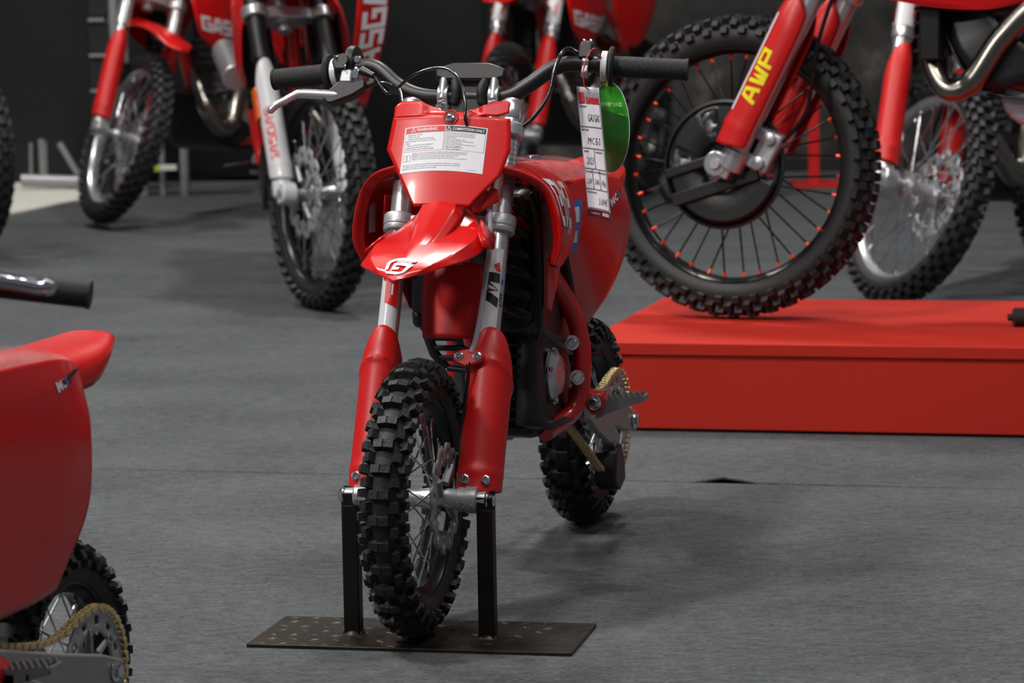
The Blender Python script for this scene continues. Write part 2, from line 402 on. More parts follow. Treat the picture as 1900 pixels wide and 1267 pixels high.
def mini_kinds(): return [(11, .0165, .014, 0, 1), (36, .012, .016, .5, 1), (62, .015, .013, .08, 1.05), (80, .011, .013, .55, .75)]
def big_kinds(): return [(8, .017, .02, 0, 1), (30, .016, .02, .5, 1), (52, .017, .018, 0, 1), (74, .015, .018, .5, .9)]

# ------------------------------------------------------------------ steering frame
def steer_T(wb, axle_z, rake, steer):
    wv = Vector((-math.sin(rake), 0, math.cos(rake))); u = Vector((math.cos(rake), 0, math.sin(rake))); v = Vector((0, 1, 0))
    Rm = Matrix.Rotation(steer, 3, wv); u = Rm @ u; v = Rm @ v
    return Matrix(((u.x, v.x, wv.x, wb), (u.y, v.y, wv.y, 0), (u.z, v.z, wv.z, axle_z), (0, 0, 0, 1)))
def wheel_T(ST, rake):   # wheel frame (x forward, y axis, z up) inside the steering frame
    return ST @ Matrix.Rotation(rake, 4, 'Y')
def fork_leg(parent, ST, u, v, w0, w1, r, m, rings=()):
    mb = MB(ST); prof = [(r*.98, 0), (r, .004)]
    for (wr, hh, rr) in rings: prof += [(r, wr-.001), (rr, wr), (rr, wr+hh), (r, wr+hh+.001)]
    prof += [(r, w1-w0-.004), (r*.9, w1-w0)]
    prof.sort(key=lambda p: p[1])
    mb.lathe(prof, (u, v, w0), (0, 0, 1), 28)
    return mb.build('fork_leg', m, parent)
def leg_fn(u, v, r, off=.0006):
    """writing wrapped on a fork leg: x = arc length round from the front (towards +v), y = height"""
    return lambda x, y: Vector((u+(r+off)*math.cos(x/r), v+(r+off)*math.sin(x/r), y))
def guard(parent, ST, u, v, r, w0, w1, m, arch=.055, flare=0.0, ridge=True, ang=118, depth=1.0):
    A = R_(ang); mb = MB(ST)
    def fn(a, b):
        th = (a*2-1)*A; s = abs(a*2-1)
        wt = w1-arch*s**1.9
        y = w0+(wt-w0)*b+.020*s*s*(1-b)**6; rr = r
        k = max(0, (b-.80)/.20); rr = r*(1-.30*k*k)
        if ridge: rr += .003*math.exp(-((b-(.80-.03*s))/.02)**2)
        low = max(0, (.16-b)/.16); rr += flare*low
        bul = .0035*math.exp(-((b-.135)/.03)**2)*(1-s); rr += bul
        return (u+rr*math.cos(th)*depth, v+rr*math.sin(th)*1.0, y+.0*s)
    mb.grid(fn, 26, 44, flip=True)
    return mb.build('fork_guard', m, parent, solid=.003, fixn=False)

# ------------------------------------------------------------------ the hall
def struct(o): o['kind'] = 'structure'; return o
GD = Vector((.9702, -.2424, 0)).normalized()          # the carpet strips and the podium run along this line
GN = Vector((-GD.y, GD.x, 0))
GT = Matrix(((GD.x, GN.x, 0, 0), (GD.y, GN.y, 0, 0), (0, 0, 1, 0), (0, 0, 0, 1)))
mb = MB(); mb.box((0, 8, -.06), (16, 20, .1)); struct(mb.build('floor', M['dark']))
fl = bpy.data.objects['floor']
sA = ground(160, 869); sn = GN.dot(sA)               # the seam between two carpet strips
def strip(n0, n1, wav0=False, wav1=False):
    mb = MB(GT); N = 220; x0, x1 = -7.5, 7.5; rows = [n0, n0+.012, n0+.05]+[n0+.05+(n1-n0-.1)*k/6 for k in range(1, 6)]+[n1-.05, n1-.012, n1]; m = len(rows)
    rnd = random.Random(3)
    ph = [rnd.uniform(0, 6.3) for _ in range(6)]
    def wv(x): return .0035*math.sin(x*2.1+ph[0])+.0025*math.sin(x*5.3+ph[1])+.0012*math.sin(x*11+ph[2])
    xb = GD.dot(ground(1362, 893)); vs = []
    for i in range(N+1):
        x = x0+(x1-x0)*i/N
        for j, n in enumerate(rows):
            z = 0
            if wav1: n = n+wv(x)*(1 if j > m-4 else 0)
            if wav0: n = n-abs(wv(x))*.5*(1 if j < 3 else 0)
            if wav0:                                       # one lifted lip of the carpet edge
                e = math.exp(-((x-xb)/.03)**2); z += e*.017*(1-min(1, (n-n0)/.10))
                if j == 0: z += .001*abs(wv(x))/.006
            vs.append((x, n, z))
    fs = [(i*m+j, (i+1)*m+j, (i+1)*m+j+1, i*m+j+1) for i in range(N) for j in range(m-1)]
    mb.add(vs, fs); return mb.build('carpet_strip', M['carpet'], fl, solid=.006, fixn=False)
strip(sn-4.0, sn-.0035, wav1=True); strip(sn+.0025, sn+2.0, wav0=True); strip(sn+2.004, sn+12)
wl = ground(950, 342.5); wn = GN.dot(Vector((0.2, 14.9, 0)))
mb = MB(); mb.box((0, 15.35, 3), (16, .1, 6.2)); back = struct(mb.build('wall_back', M['wall']))
mb = MB(); mb.box((2.4, 15.28, 1.6), (4.6, .04, 3.2)); mb.build('printed_backdrop', M['rock'], back)
mb = MB(); mb.box((0, 15.27, .03), (16, .03, .06)); struct(mb.build('trim_1', M['dark'], bevel=.004))
# pleats of the cloth at the left
mb = MB(); vs = []; fs = []; N = 160
for i in range(N+1):
    x = -4.5+4.4*i/N; y = 15.24+.012*math.sin(x*7)+.006*math.sin(x*17+1)
    vs += [(x, y, .02), (x, y, 3.2)]
for i in range(N): fs.append((2*i, 2*i+2, 2*i+3, 2*i+1))
mb.add(vs, fs); mb.build('backdrop_cloth', M['wall'], back, solid=.006)

# podium
pz = .195
pA = ground(1075, 636.5, pz); pF = GN.dot(ground(1500, 639.5, pz)); pB = GN.dot(ground(1500, 555, pz)); px0 = GD.dot(pA); L = 3.4
pod = empty('display_podium', GT @ Matrix.Translation((px0, pF, 0)), 'low red painted display podium standing on the grey carpet', 'podium')
D = pB-pF
def podbox(name, c, d, b=.002, m='podium'):
    mb = MB(); mb.box(c, d); return mb.build(name, M[m], pod, bevel=b)
podbox('top_board', (L/2, D/2, pz-.0135), (L, D, .027))
podbox('front_panel', (L/2, .0125+.003, (pz-.0275)/2+.003), (L-.006, .018, pz-.034))
podbox('back_panel', (L/2, D-.0125, (pz-.0275)/2+.003), (L-.006, .018, pz-.034))
podbox('end_panel', (.012, D/2, (pz-.0275)/2+.003), (.018, D-.05, pz-.034))
podbox('end_panel', (L-.012, D/2, (pz-.0275)/2+.003), (.018, D-.05, pz-.034))
podbox('plinth', (L/2, D/2, .004), (L-.03, D-.03, .008), m='dark')

# ------------------------------------------------------------------ the small electric motocross bike
WB = 1.0503; RAKE = R_(24); STEER = R_(1.5)
cr = Vector((.12808, 6.00882, 0)); hd = Vector((-.265127, -.964214, 0)); lf = Vector((.964214, -.265127, 0))
BT = Matrix(((hd.x, lf.x, 0, cr.x), (hd.y, lf.y, 0, cr.y), (0, 0, 1, 0), (0, 0, 0, 1)))
RF, RR = .2135, .190
ST = steer_T(WB, .2195, RAKE, STEER)
bike = empty('dirt_bike', BT, 'small red electric motocross bike held upright by the axle stand', 'motorcycle', None)
def P(name, mb, m, parent=None, **k): return mb.build(name, M[m] if isinstance(m, str) else m, parent or bike, **k)
sides = ((1, 'l'), (-1, 'r'))

# wheels
fwh = wheel(bike, 'front_wheel', wheel_T(ST, RAKE), RF, .072, .1525, 34, mini_kinds(), .011, M['blackm'], M['alu'], nsp=28, hub_r=.017, hub_w=.062, fl_r=.029, disc=.082, disc_y=.047, disc_m=M['grey'], rw=.042, nip=.09)
RT = Matrix.Translation((0, 0, RR))
rwh = wheel(bike, 'rear_wheel', RT, RR, .082, .127, 30, mini_kinds(), .011, M['blackm'], M['cast'], nsp=28, hub_r=.022, hub_w=.066, fl_r=.034, spk=('r', 'chrome', 'chrome'), rw=.05, nip=.1)
# front axle with spacers and nuts
mb = MB(ST); mb.lathe([(.006, -.122), (.006, -.116), (.012, -.116), (.012, -.094), (.010, -.094), (.010, -.04), (.012, -.04), (.012, .04), (.016, .05), (.016, .066), (.0185, .067), (.0185, .079), (.0205, .08), (.0205, .097), (.013, .098), (.013, .11), (.006, .111), (.006, .124)], n=24)
ax = P('front_axle', mb, 'cast')
for s in (-1, 1): hexbolt(ax, (0, s*.113, 0), (0, s, 0), .010, 'axle_nut', T=ST)
# fork legs, lettering
for s in (-1, 1):
    fl_ = fork_leg(bike, ST, -.03, s*.082, .0, .652, .0165, M['alu'], rings=((.285, .004, .0172),) if 0 else ())
    mb = MB(ST); mb.lathe([(.0172, 0), (.0185, .003), (.0185, .016), (.0165, .02), (.0165, .03), (.012, .034), (.001, .034)], (-.03, s*.082, .628), (0, 0, 1), 24); P('fork_cap', mb, 'alu')
    fn = leg_fn(-.03, s*.082, .0165)
    mb = MB(ST); x0 = -.020 if s > 0 else -.018; rect_on(mb, x0, .262, x0+.034, .408 if s > 0 else .40, fn, 10, 1); st = deca(mb, 'fork_sticker', M['white'], bike)
    fn2 = leg_fn(-.03, s*.082, .0165, .0015)
    if s > 0:
        mb = MB(ST); logo(mb, 'W', -.014, .370, .024, fn2, rot=-math.pi/2, shear=.4, wd=1.5, wx=2.1); deca(mb, 'lettering', M['ink'], st)
        mb = MB(ST); mb.add([fn2(-.014, .398), fn2(-.007, .398), fn2(-.004, .377), fn2(-.012, .381)], [(0, 1, 2, 3)]); mb.add([fn2(.001, .381), fn2(.009, .386), fn2(.012, .370), fn2(.006, .372)], [(0, 1, 2, 3)]); deca(mb, 'lettering', M['redink'], st)
        mb = MB(ST); put_text(mb, 'XACT', .0145, .338, .006, leg_fn(-.03, s*.082, .0165, .0009), rot=-math.pi/2, bold=.02); deca(mb, 'lettering', M['ink'], fl_)
        mb = MB(ST); rect_on(mb, .0155, .352, .0205, .360, leg_fn(-.03, s*.082, .0165, .0009), 3, 1); deca(mb, 'lettering', M['blueink'], fl_)
        for k in range(11):
            mb = MB(ST) if k == 0 else mb
            put_text(mb, ['Nitro Alert:', 'ATTENTION under pressure', 'do not open the fork', 'without proper tools', 'see owner manual first', 'Achtung unter Druck', 'nicht gewaltsam', 'offnen oder ins Feuer', 'Phase Nov 21', 'made with care', 'approved air bleed'][k], .004, .60-k*.0085-(.0 if k else -.004), .003 if k else .006, leg_fn(-.03, s*.082, .0165, .0008), bold=.01, maxw=.022)
        deca(mb, 'lettering', M['ink2'], fl_)
    else:
        mb = MB(ST); logo(mb, 'P', -.011, .362, .021, fn2, rot=-math.pi/2, shear=.4, wd=1.9, wx=2.1); deca(mb, 'lettering', M['redink'], st)
        mb = MB(ST); mb.add([fn2(-.010, .395), fn2(.006, .388), fn2(.012, .375), fn2(.004, .366), fn2(.0, .376), fn2(-.010, .380)], [(0, 1, 4, 5), (1, 2, 3, 4)]); deca(mb, 'lettering', M['ink'], st)
    g = guard(bike, ST, -.028, s*.084 if s < 0 else .090, .0335 if s < 0 else .0355, .008, .277, M['redmatt'], arch=.045)
    gv = s*.084 if s < 0 else .090; gr = .0335 if s < 0 else .0355
    for dv in ((-.014,) if s < 0 else (-.015, .017)):
        screw(g, (-.028+math.sqrt(gr*gr-dv*dv)+.001, gv+dv, .030), (1, 0, 0), .0068, T=ST)
    # axle clamp (foot of the leg)
    mb = MB(ST); mb.box((-.022, s*.084, .004), (.036, .030, .034)); mb.lathe([(.018, -.014), (.018, .014)], (0, s*.084, 0), (0, 1, 0), 20)
    cl = P('axle_clamp', mb, 'alu', bevel=.003)
    for q in (-.008, .008): screw(cl, (.012, s*.084+q, -.012), (1, 0, 0), .004, T=ST)
# cable clamp on the left guard
mb = MB(ST); mb.prism([(.041, .217), (.046, .211), (.060, .205), (.074, .209), (.086, .213), (.089, .222), (.084, .231), (.062, .235), (.047, .231), (.041, .226)], .008, .019, ax=(1, 2)); cc = P('cable_clamp', mb, 'redmatt', bevel=.003)
for q in (.050, .079): screw(cc, (.0185, q, .222), (1, 0, 0), .0062, T=ST)
# triple clamps
mb = MB(ST)
for s in (-1, 1): mb.lathe([(.0168, 0), (.0235, .001), (.0245, .004), (.0245, .009), (.0235, .010), (.0250, .011), (.0250, .027), (.0235, .029), (.0168, .029)], (-.03, s*.082, .437), (0, 0, 1), 30)
mb.prism([(-.045, -.07), (-.02, -.072), (-.012, -.04), (-.012, .04), (-.02, .072), (-.045, .07), (-.085, .03), (-.09, 0), (-.085, -.03)], .442, .462, ax=(0, 1))
P('lower_triple_clamp', mb, 'cast', bevel=.003)
mb = MB(ST)
for s in (-1, 1): mb.lathe([(.0168, 0), (.0235, .001), (.0235, .024), (.0168, .025)], (-.03, s*.082, .596), (0, 0, 1), 30)
mb.prism([(-.045, -.07), (-.02, -.072), (-.012, -.04), (-.012, .04), (-.02, .072), (-.045, .07), (-.085, .03), (-.09, 0), (-.085, -.03)], .599, .618, ax=(0, 1))
P('upper_triple_clamp', mb, 'cast', bevel=.003)
mb = MB(ST); mb.lathe([(.017, .40), (.017, .64)], (-.068, 0, 0), (0, 0, 1), 20); P('steering_stem', mb, 'cast')
# handlebar
BU = -.078
def V(*a): return Vector(a)
bp_ = [(BU-.036, -.335, .730), (BU-.026, -.25, .735), (BU-.016, -.205, .742), (BU-.008, -.165, .738), (BU-.002, -.120, .703), (BU, -.075, .686), (BU, 0, .684), (BU, .058, .686), (BU-.002, .092, .706), (BU-.006, .135, .740), (BU-.014, .175, .749), (BU-.024, .235, .748), (BU-.036, .340, .748)]
mb = MB(ST); mb.tube(crom(bp_, 8), .0128, 18); hb = P('handlebar', mb, 'black')
def along(a, b, r0, r1=None, n=20): mb = MB(ST); mb.tube([a, b], [r0, r1 or r0], n); return mb
def lerp(a, b, t): return Vector(a).lerp(Vector(b), t)
GL0, GL1 = V(BU-.026, -.249, .735), V(BU-.037, -.347, .729); GR0, GR1 = V(BU-.023, .222, .748), V(BU-.037, .343, .748)
for a, b in ((GL0, GL1), (GR0, GR1)):
    mb = MB(ST); d = (b-a); n = 26
    for k in range(n):
        p = a+d*(k/n); q = a+d*((k+.62)/n); mb.tube([p, q], [.0172, .0172], 16)
    mb.tube([a, b], .0166, 20); mb.tube([b-d*.02, b+d*.012], [.0182, .0178], 20); g = P('grip', mb, 'grip')
    mb = MB(ST); dn = d.normalized(); mb.lathe([(.0135, -.004), (.031, -.0035), (.033, 0), (.031, .0035), (.018, .004)], a, dn, 32); mb.build('grip_flange', M['grip'], g)
    mb = MB(ST); mb.lathe([(.0135, 0), (.0245, .0), (.0245, .010), (.0135, .010)], a-dn*(.017 if a.y < 0 else .016), dn, 28); mb.build('collar', M['white'], g, bevel=.001)
# throttle housing, perch, lever on the bike's right (left in the picture)
dL = (GL0-GL1).normalized()
mb = MB(ST); o = GL0+dL*.028
mb.lathe([(.0135, -.009), (.026, -.008), (.0275, -.005), (.0275, .006), (.0255, .009), (.0135, .010)], o+Vector((.0, 0, .004)), dL, 28); mb.lathe([(.018, 0), (.031, .002), (.0335, .007), (.031, .016), (.018, .019)], o+dL*.004+Vector((-.004, 0, .012)), dL, 32)
P('throttle_housing', mb, 'black', bevel=.001)
o2 = GL0+dL*.052
mb = MB(ST); mb.lathe([(.0135, -.007), (.0175, -.007), (.0175, .007), (.0135, .007)], o2, dL, 24); mb.box(o2+V(.016, 0, .012), (.012, .012, .012)); mb.box(o2+V(.016, 0, -.014), (.014, .013, .018)); P('lever_clamp', mb, 'chrome', bevel=.002)
mb = MB(ST); mb.prism([(o2.y-.040, o2.z+.006), (o2.y-.030, o2.z+.018), (o2.y-.014, o2.z+.017), (o2.y-.010, o2.z+.006), (o2.y-.016, o2.z-.010), (o2.y-.034, o2.z-.010)], o2.x+.016, o2.x+.032, ax=(1, 2))
rc = P('master_cylinder', mb, 'black', bevel=.003)
for q in ((-.030, .012), (-.014, -.004)): screw(rc, (o2.x+.032, o2.y+q[0]-.003, o2.z+q[1]-.001), (1, 0, 0), .0028, T=ST)
mb = MB(ST); mb.prism([(o2.y-.022, o2.z-.008), (o2.y-.006, o2.z-.008), (o2.y-.004, o2.z-.030), (o2.y-.024, o2.z-.030)], o2.x+.006, o2.x+.028, ax=(1, 2)); P('perch', mb, 'cast', bevel=.002)
mb = MB(ST); z0 = o2.z-.052; mb.prism([(o2.y-.052, z0-.004), (o2.y-.024, z0+.024), (o2.y-.002, z0+.022), (o2.y+.018, z0+.028), (o2.y+.022, z0+.012), (o2.y+.002, z0-.002), (o2.y-.032, z0-.016), (o2.y-.040, z0-.016)], o2.x+.008, o2.x+.030, ax=(1, 2)); P('lever_bracket', mb, 'black', bevel=.003)
lv = crom([(o2.x+.022, o2.y-.020, z0+.0), (o2.x+.026, o2.y-.050, z0+.000), (o2.x+.030, o2.y-.082, z0+.0), (o2.x+.032, o2.y-.094, z0-.003), (o2.x+.036, o2.y-.112, z0-.016), (o2.x+.036, o2.y-.124, z0-.023), (o2.x+.035, o2.y-.132, z0-.031)], 5)
mb = MB(ST); nn = len(lv); mb.tube(lv, [.0095-.0030*min(1, i/(nn*.6)) for i in range(nn)], 12, flat=.8); mb.lathe([(.0005, -.0065), (.004, -.005), (.0062, 0), (.004, .005), (.0005, .0065)], lv[-1], (0, 1, .5), 16); P('brake_lever', mb, 'alu')
# cable from the perch over the plate, cable down from the lever bracket
def hose(name, pts, r, m, T=ST, k=8): mb = MB(T); mb.tube(crom(pts, k), r, 10); return P(name, mb, m)
mb = MB(ST); mb.tube([o2+V(.022, .010, -.008), o2+V(.028, .034, -.020)], [.0075, .0050], 14); P('cable_boot', mb, 'black')
hose('brake_cable', [o2+V(.028, .034, -.020), (o2.x+.045, -.130, .682), (-.015, -.085, .695), (0, -.048, .703), (.018, -.015, .695), (.038, .012, .668), (.052, .028, .628), (.053, .031, .600), (.046, .033, .590)], .0026, 'hose')
hose('brake_hose', [(o2.x+.016, o2.y+.018, z0+.016), (o2.x+.024, o2.y+.045, z0+.022), (o2.x+.03, -.118, z0+.008), (-.025, -.095, .640), (-.02, -.088, .62)], .0036, 'hose')
# right hand side (in the picture) clamp and cable
oR = V(BU-.017, .183, .749)
mb = MB(ST); mb.lathe([(.0135, -.0055), (.0175, -.0055), (.0175, .0055), (.0135, .0055)], oR, (0, 1, 0), 24); mb.box(oR+V(.012, 0, -.017), (.012, .011, .018)); mb.box(oR+V(.012, 0, .012), (.010, .011, .020)); pc = P('lever_clamp', mb, 'chrome', bevel=.0015)
screw(pc, oR+V(.018, 0, -.021), (1, 0, 0), .004, T=ST)
mb = MB(ST); mb.prism([(-.013, .006), (.011, .006), (.010, .030), (.006, .036), (-.008, .036), (-.012, .028)], BU-.024, BU+.002, ax=(1, 2), T=Matrix.Translation((0, oR.y, oR.z-.006+.004))); pb = P('perch', mb, 'black', bevel=.003)
for q in (-.006, .005): screw(pb, (BU-.008, oR.y+q, oR.z+.033), (0, 0, 1), .0036, T=ST)
mb = MB(ST); mb.lathe([(.0135, -.004), (.019, -.003), (.019, .003), (.0135, .004)], V(BU-.021, .205, .749), (0, 1, 0), 24); P('clamp_ring', mb, 'hose')
hose('cable', [oR+V(.008, -.013, .016), oR+V(.016, -.030, .021), (-.045, .150, .745), (-.035, .145, .715), (-.030, .140, .670), (-.028, .118, .630), (-.030, .092, .610), (-.045, .07, .600)], .0036, 'hose')
# bar mounts and pad
for y in (-.043, .041):
    mb = MB(ST); mb.lathe([(.0105, 0), (.0115, .01), (.0095, .03), (.013, .044), (.013, .05)], (BU+.004, y, .618), (0, 0, 1), 20); mb.lathe([(.0205, -.0085), (.0205, .0085)], (BU, y, .685), (0, 1, 0), 24)
    mb.tube([(BU+.014, y, .676), (BU+.014, y, .712)], [.0075, .007], 14); mb.tube([(BU-.014, y, .676), (BU-.014, y, .712)], [.0075, .007], 14)
    hm = P('handlebar_mount', mb, 'alu', bevel=.001)
    screw(hm, (BU+.019, y, .665), (1, 0, 0), .005, T=ST)
mb = MB(ST); C0 = [(-.058, 0), (-.058, .016), (-.030, .026), (.030, .026), (.058, .016), (.058, 0), (.040, -.005), (-.040, -.005)]
mb.prism([(a, b+.712) for a, b in C0], BU-.035, BU+.020, ax=(1, 2)); P('handlebar_pad', mb, 'black', bevel=.004)
mb = MB(ST)
for y in (-.026, .026): mb.tube(crom([(BU+.012, y, .712), (BU+.016, y*.8, .690), (BU+.010, y*.9, .668)], 4), [.008]*9, 10)
mb.box((BU-.004, 0, .676), (.030, .060, .052)); P('pad_strap', mb, 'dark', bevel=.004)

# number plate
def plate_u(v, ww): return .047-1.35*(v-.004)**2-.11*max(0, ww-.602)-.02*max(0, .5-ww)
rows = [(.457, -.041, .049), (.470, -.049, .058), (.489, -.060, .074), (.511, -.073, .0925), (.532, -.0845, .0985), (.553, -.0965, .1040), (.575, -.094, .1030), (.600, -.0915, .1000), (.606, -.0908, .0995)]
def plate_pt(ww, a, lo, hi, off=0): v = lo+(hi-lo)*a; return (plate_u(v, ww)+off, v, ww)
mb = MB(ST); NC = 26; vs = []
fr = []
for i in range(len(rows)-1):
    for k in range(3):
        t = k/3; fr.append(tuple(rows[i][q]*(1-t)+rows[i+1][q]*t for q in range(3)))
fr.append(rows[-1])
for r in fr:
    for j in range(NC+1): vs.append(plate_pt(r[0], j/NC, r[1], r[2]))
fs = [(i*(NC+1)+j, i*(NC+1)+j+1, (i+1)*(NC+1)+j+1, (i+1)*(NC+1)+j) for i in range(len(fr)-1) for j in range(NC)]
# upper band with the dip and the notch at its right
def topz(v):
    if v < -.050: z = .6335
    elif v < .0: z = .6335-(v+.05)/.05*.020
    elif v < .02: z = .6135+.001
    else: z = .6145+(v-.02)/.072*.024
    if v < -.078: z -= ((-.078-v)/.012)**2*.007
    if v > .086: z -= ((v-.086)/.010)**2*.006
    return z
def topcol(v0, v1, n, zb):
    b = len(vs); R0 = 7
    for i in range(R0+1):
        for j in range(n+1):
            v = v0+(v1-v0)*j/n; z = zb(v)+(topz(v)-zb(v))*i/R0; dd = 0
            rr = math.hypot((v-.006), (z-.612)*1.0)
            if -.045 < v < .055: dd = -.006*min(1, max(0, (z-.604)/.010))*min(1, max(0, (v+.045)/.012))*min(1, max(0, (.055-v)/.008))
            vs.append((plate_u(v, z)+dd, v, z))
    for i in range(R0):
        for j in range(n): a = b+i*(n+1)+j; fs.append((a, a+1, a+n+2, a+n+1))
topcol(-.0908, .034, 36, lambda v: .606)
topcol(.034, .096, 18, lambda v: .6085+(max(0, v-.075)/.021)**1.5*.008)
mb.add(vs, fs); npl = mb.build('number_plate', M['red'], bike, solid=.0028, fixn=True, ang=30)
# the fold and hook at the plate's lower right
mb = MB(ST); mb.add([(.040, .050, .461), (.034, .056, .452), (.034, .080, .482), (.036, .072, .4925), (.022, .060, .456), (.016, .089, .476), (.02, .086, .493), (.03, .078, .494), (.020, .070, .4915)], [(0, 1, 4), (0, 8, 3), (1, 5, 4), (4, 5, 6), (0, 4, 8), (8, 4, 6), (8, 6, 7)])
mb.build('plate_hook', M['red'], bike, solid=.0025, fixn=False)
mb = MB(ST); mb.lathe([(.0095, .0004), (.0110, .0016), (.0120, .0016), (.0128, .0)], (plate_u(.006, .603)+.0005, .006, .603), (1, 0, 0), 24, closed=True); mb.build('screw_recess', M['redmatt'], npl)
mb = MB(ST); mb.lathe([(.0095, -.0005), (.0095, .0008)], (plate_u(.006, .603)+.0001, .006, .603), (1, 0, 0), 24); mb.build('recess_shade', M['maroon'], npl)  # dark red disc on the plate, paints the shade inside the recess
screw(npl, (plate_u(.006, .603)+.0012, .0055, .6005), (1, 0, 0), .0058, T=ST)
# warning label
LX0, LX1, LY0, LY1 = -.0675, .0665, .5105, .5865
def lab(off):
    def f(x, y):   # label coordinates in mm from the lower left corner, 134 x 76
        v = LX0+x*.001-(76-y)/76*.0015; ww = LY0+y*.001+.0035*math.sin(x/134*math.pi)-(.0025 if 0 else 0)*(1-x/134)
        return Vector((plate_u(v, ww)+off, v, ww))
    return f
l0, l1, l2 = lab(.0006), lab(.0010), lab(.0014)
mb = MB(ST); rect_on(mb, 0, 0, 134, 76, l0, 24, 8); stk = deca(mb, 'warning_label', M['paper'], bike)
mb = MB(ST); rect_on(mb, 2, 65.5, 66.5, 74.5, l1, 12, 1); deca(mb, 'heading_band', M['redink'], stk)
mb = MB(ST); rect_on(mb, 68, 66, 132, 74.5, l1, 12, 1); deca(mb, 'heading_band', M['ink'], stk)
mb = MB(ST); put_text(mb, 'WARNING', 20, 67.6, 5.0, l2, width=34, bold=.022, res=2); put_text(mb, 'COMPETITION ONLY', 79, 67.8, 4.1, l2, width=51, bold=.022, res=2)
for cx in (14.5, 73.0):
    vs_, fs_ = ribbon([(cx-4, 67), (cx+4, 67), (cx, 73.8)], .7, closed=True); mb.add([l2(v.x, v.y) for v in vs_], fs_)
    rect_on(mb, cx-.45, 69.6, cx+.45, 72, l2, 1, 1); rect_on(mb, cx-.45, 68.2, cx+.45, 69, l2, 1, 1)
deca(mb, 'heading', M['paper'], stk)
mb = MB(ST)
for (x0, y0, x1, y1) in ((2, 34.5, 66, 34.9), (2, 34.5, 2.4, 66), (66, 34.5, 66.4, 66)): rect_on(mb, x0, y0, x1, y1, l1, 6, 1)
deca(mb, 'frame_line', M['redink'], stk)
mb = MB(ST)
for (x0, y0, x1, y1) in ((68, 34.5, 132, 34.8), (68, 34.5, 68.4, 66), (131.6, 34.5, 132, 66)): rect_on(mb, x0, y0, x1, y1, l1, 6, 1)
TL = ['\u2022 Always wear a helmet.', '\u2022 Off-road use only.', '\u2022 Operator only, passengers will adversely', 'affect the ability of the operator to control the', 'vehicle.', '\u2022 Failure to follow the proper starting and', 'operating instructions may result in an', "accident. Read the owner's manual carefully!"]
TR = ['This motorcycle is for closed-course competition', 'only. Use of this motorcycle in off-road riding or', 'street-riding, violates state and federal law, and is', 'strictly prohibited.', 'Closed-course competition only!', 'This motorcycle should not be used for general', 'off-road, recreational riding.', 'This motorcycle is intended for experienced racers', 'only, and not for beginners!', 'KTM NORTH AMERICA, INC.', 'Country of origin: Austria']
TB = ['ACHTUNG - Lesen Sie vor der ersten Inbetriebnahme des Fahrzeuges die gesamte Bedienungsanleitung aufmerksam durch!', "IMPORTANT - Please read the entire owner's manual carefully before putting the vehicle into operation for the first time!", 'ATTENZIONE - Prima della messa in funzione iniziale del veicolo, leggere con attenzione tutto il manuale!', "ATTENTION - Lire attentivement le manuel d'utilisation avant de mettre le vehicule en service!", 'ATENCION - Lea atentamente el manual de instrucciones completo antes de poner el vehiculo en servicio por primera vez!']
TC = ['This vehicle is a competition motorcycle and is for use exclusively in closed-course competition.', "Ce vehicule est une moto de competition et doit exclusivement etre utilise sur un circuit ferme.", 'Interdiction de circulation sur les voies ouvertes au public.']
for k, t in enumerate(TL): put_text(mb, t, 5 if t[0] == '\u2022' else 4, 61.4-k*3.45, 1.85, l1, maxw=60, bold=.012)
for k, t in enumerate(TR): put_text(mb, t, 70, 62.3-k*2.68, 1.6, l1, maxw=60, bold=.012)
for k, t in enumerate(TB): put_text(mb, t, 17, 30.6-k*2.6, 1.25, l1, maxw=114, bold=.02)
for k, t in enumerate(TC): put_text(mb, t, 3, 11.5-k*3.2, 1.7, l1, maxw=112, bold=.012)
put_text(mb, '701.08.067.100', 110, 3, 1.6, l1, maxw=20)
for (x0, x1) in ((3, 8.4), (8.9, 14.5)):
    vs_, fs_ = ribbon([(x0, 19), (x1, 18.2), (x1, 28), (x0, 29)], .35, closed=True); mb.add([l1(v.x, v.y) for v in vs_], fs_)
deca(mb, 'small_print', M['ink2'], stk)

# front mudguard
C = [[(.87, -.052, .628), (.865, -.040, .644), (.862, -.018, .653), (.862, .010, .655), (.862, .032, .651), (.868, .048, .640), (.872, .054, .622)],
     [(.905, -.082, .604), (.900, -.062, .620), (.895, -.034, .638), (.895, .004, .644), (.895, .040, .638), (.905, .064, .628), (.908, .074, .606)],
     [(.955, -.088, .592), (.950, -.068, .611), (.945, -.034, .619), (.945, .006, .625), (.945, .044, .618), (.955, .076, .612), (.958, .090, .594)],
     [(1.005, -.092, .577), (1.000, -.074, .601), (1.000, -.034, .605), (1.000, .000, .609), (1.000, .036, .604), (1.000, .070, .600), (1.000, .080, .582)],
     [(1.045, -.082, .574), (1.050, -.064, .588), (1.055, -.034, .591), (1.055, -.004, .595), (1.055, .028, .590), (1.050, .052, .586), (1.040, .066, .578)],
     [(1.075, -.060, .571), (1.085, -.046, .577), (1.095, -.026, .576), (1.100, -.006, .578), (1.095, .014, .575), (1.085, .032, .576), (1.070, .046, .572)],
     [(1.085, -.050, .567), (1.100, -.036, .566), (1.112, -.020, .5625), (1.122, -.007, .559), (1.112, .006, .562), (1.098, .022, .566), (1.080, .038, .568)]]
fen = Patch(C, lt=True)
fo = fen.build('front_mudguard', M['red'], bike, 48, 42, .0028, outside=(0, 0, 1))
